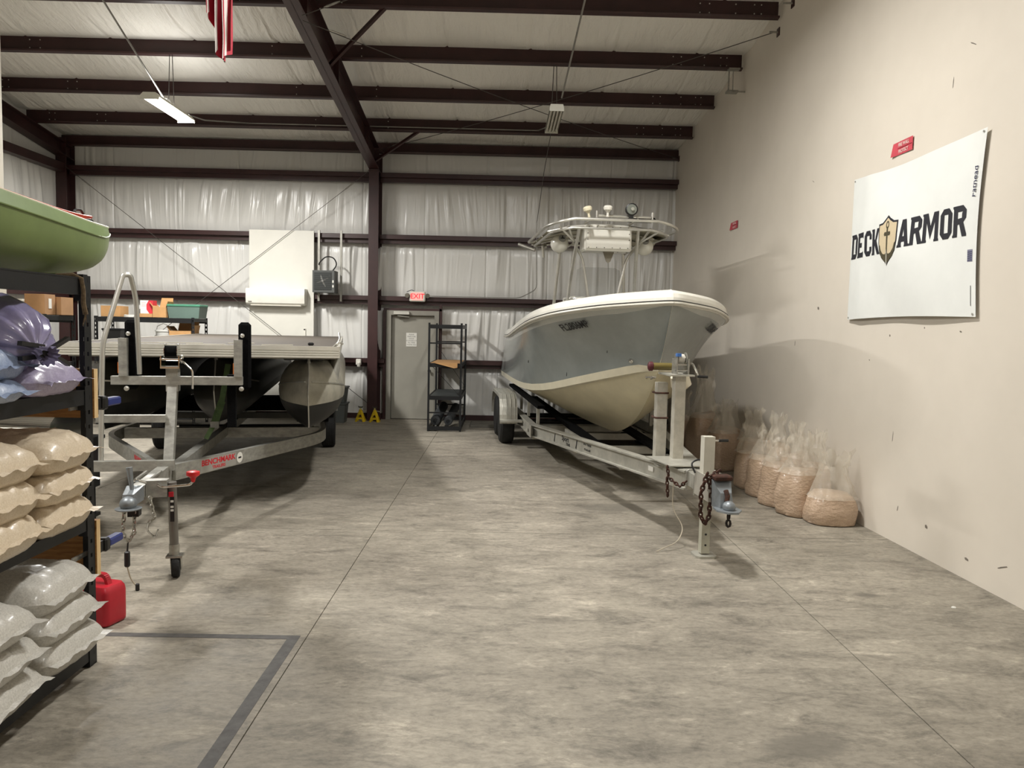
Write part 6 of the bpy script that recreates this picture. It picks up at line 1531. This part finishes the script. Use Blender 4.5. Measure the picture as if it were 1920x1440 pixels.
# red fire-wall stickers
STK=mat('red_sticker',(196,74,86),rough=.5,var=.05); STW=mat('sticker_white',(230,196,190),rough=.6,var=0)
def sticker(label,y0,y1,z0,z1,lines):
    t=thing('wall_sticker',label,'sticker',(xr((y0+y1)/2)-.002,(y0+y1)/2,z0))
    n=8
    f=lambda u,v:Vector((xr(y0)-.004-.03*max(0,.35-u)**1.2*(1-v)*2.0-.0,y0+(y1-y0)*u-.03*(1-v)*max(0,.3-u)*-3.0*.3,z0+(z1-z0)*v))
    m=MB(); m.grid(lambda a,b:f(a,b),12,6); sho=m.build('sheet',STK,t,world=True,smooth=180)
    for k,tx in enumerate(lines):
        v=.74-.5*k; p=f(.55,v)+Vector((-.003,0,0))
        text_obj('sticker_lettering',tx,(z1-z0)*.36,STW,frame(p,(0,-1,0),(0,0,1)),sho,.0003,bold=.001,sx=.9)
    MB().boxmm((xr(y0)-.0062,y1+.01,z0+(z1-z0)*.48),(xr(y0)-.0055,y0-.06,z0+(z1-z0)*.52)).build('divider',mat('dark_red_ink',(110,18,28),var=0),t,world=True,smooth=0)
    return t
sticker('red and white printed sticker peeling above the banner',7.17,6.83,3.49,3.61,['FIRE WALL','PROTECT'])
sticker('small red sticker far along the right wall above the boat',11.82,11.48,3.41,3.52,['FIRE WALL','PROTECT'])
# bottle cap dropped on the floor
bcp=MB().lathe([(.016,0),(.0165,.004),(.012,.009),(.002,.01)],(3.13,5.12,0),(0,0,1),14).build('bottle_cap',PAPER); tag(bcp,'tiny white cap lying on the floor near the right wall','cap')

# ------------------------------------------------ striped flag hanging from the roof
fl=thing('flag','red and white striped flag hanging limp from the roof','flag',(-2.2,6.0,3.8))
FRED=mat('flag_red',(172,30,52),rough=.75,var=.08,vscale=9); FWH=mat('flag_white',(222,216,212),rough=.75,var=.05,vscale=9); FBL=mat('flag_blue',(38,44,84),rough=.75,var=.05)
m=MB(); NU,NV=97,40
def fpt(u,v):
    # u across the thirteen stripes, v 0 bottom .. 1 top; pleated
    top=5.75; bot=3.76+.50*abs(u-.80)**.9+.06*math.sin(u*9)
    z=bot+(top-bot)*v
    ph=u*math.pi*7.0+.6*nz(u*3,v*2.5)+1.2*v*nz(u*2,5)
    sq=.235*(1-.22*(1-v)**2)
    x=-2.205+sq*(u-.5)+.022*math.sin(ph*2)*(.5+.5*v)+.01*(1-v)**2
    y=6.0+.06*math.sin(ph)+.02*nz(u*8,v*6)
    return Vector((x,y,z))
vs=[fpt(i/(NU-1),j/(NV-1)) for j in range(NV) for i in range(NU)]
m.v=[tuple(p) for p in vs]
for j in range(NV-1):
    for i in range(NU-1):
        m.f.append((j*NU+i,j*NU+i+1,(j+1)*NU+i+1,(j+1)*NU+i)); st=int(i/(NU-1)*13); c_=0 if st%2 else 1
        if j>NV*.72 and st<7: c_=2
        m.m.append(c_)
m.build('cloth',[FRED,FWH,FBL],fl,world=True,smooth=180)
MB().tube([(-2.34,6.0,5.75),(-2.07,6.0,5.75)],.012,8).build('top_hem',FWH,fl,world=True)
for x in (-2.33,-2.08): MB().tube([(x,6.0,5.75),(x,6.0,6.46)],.003,5).build('hanging_cord',CABLE,fl,world=True)
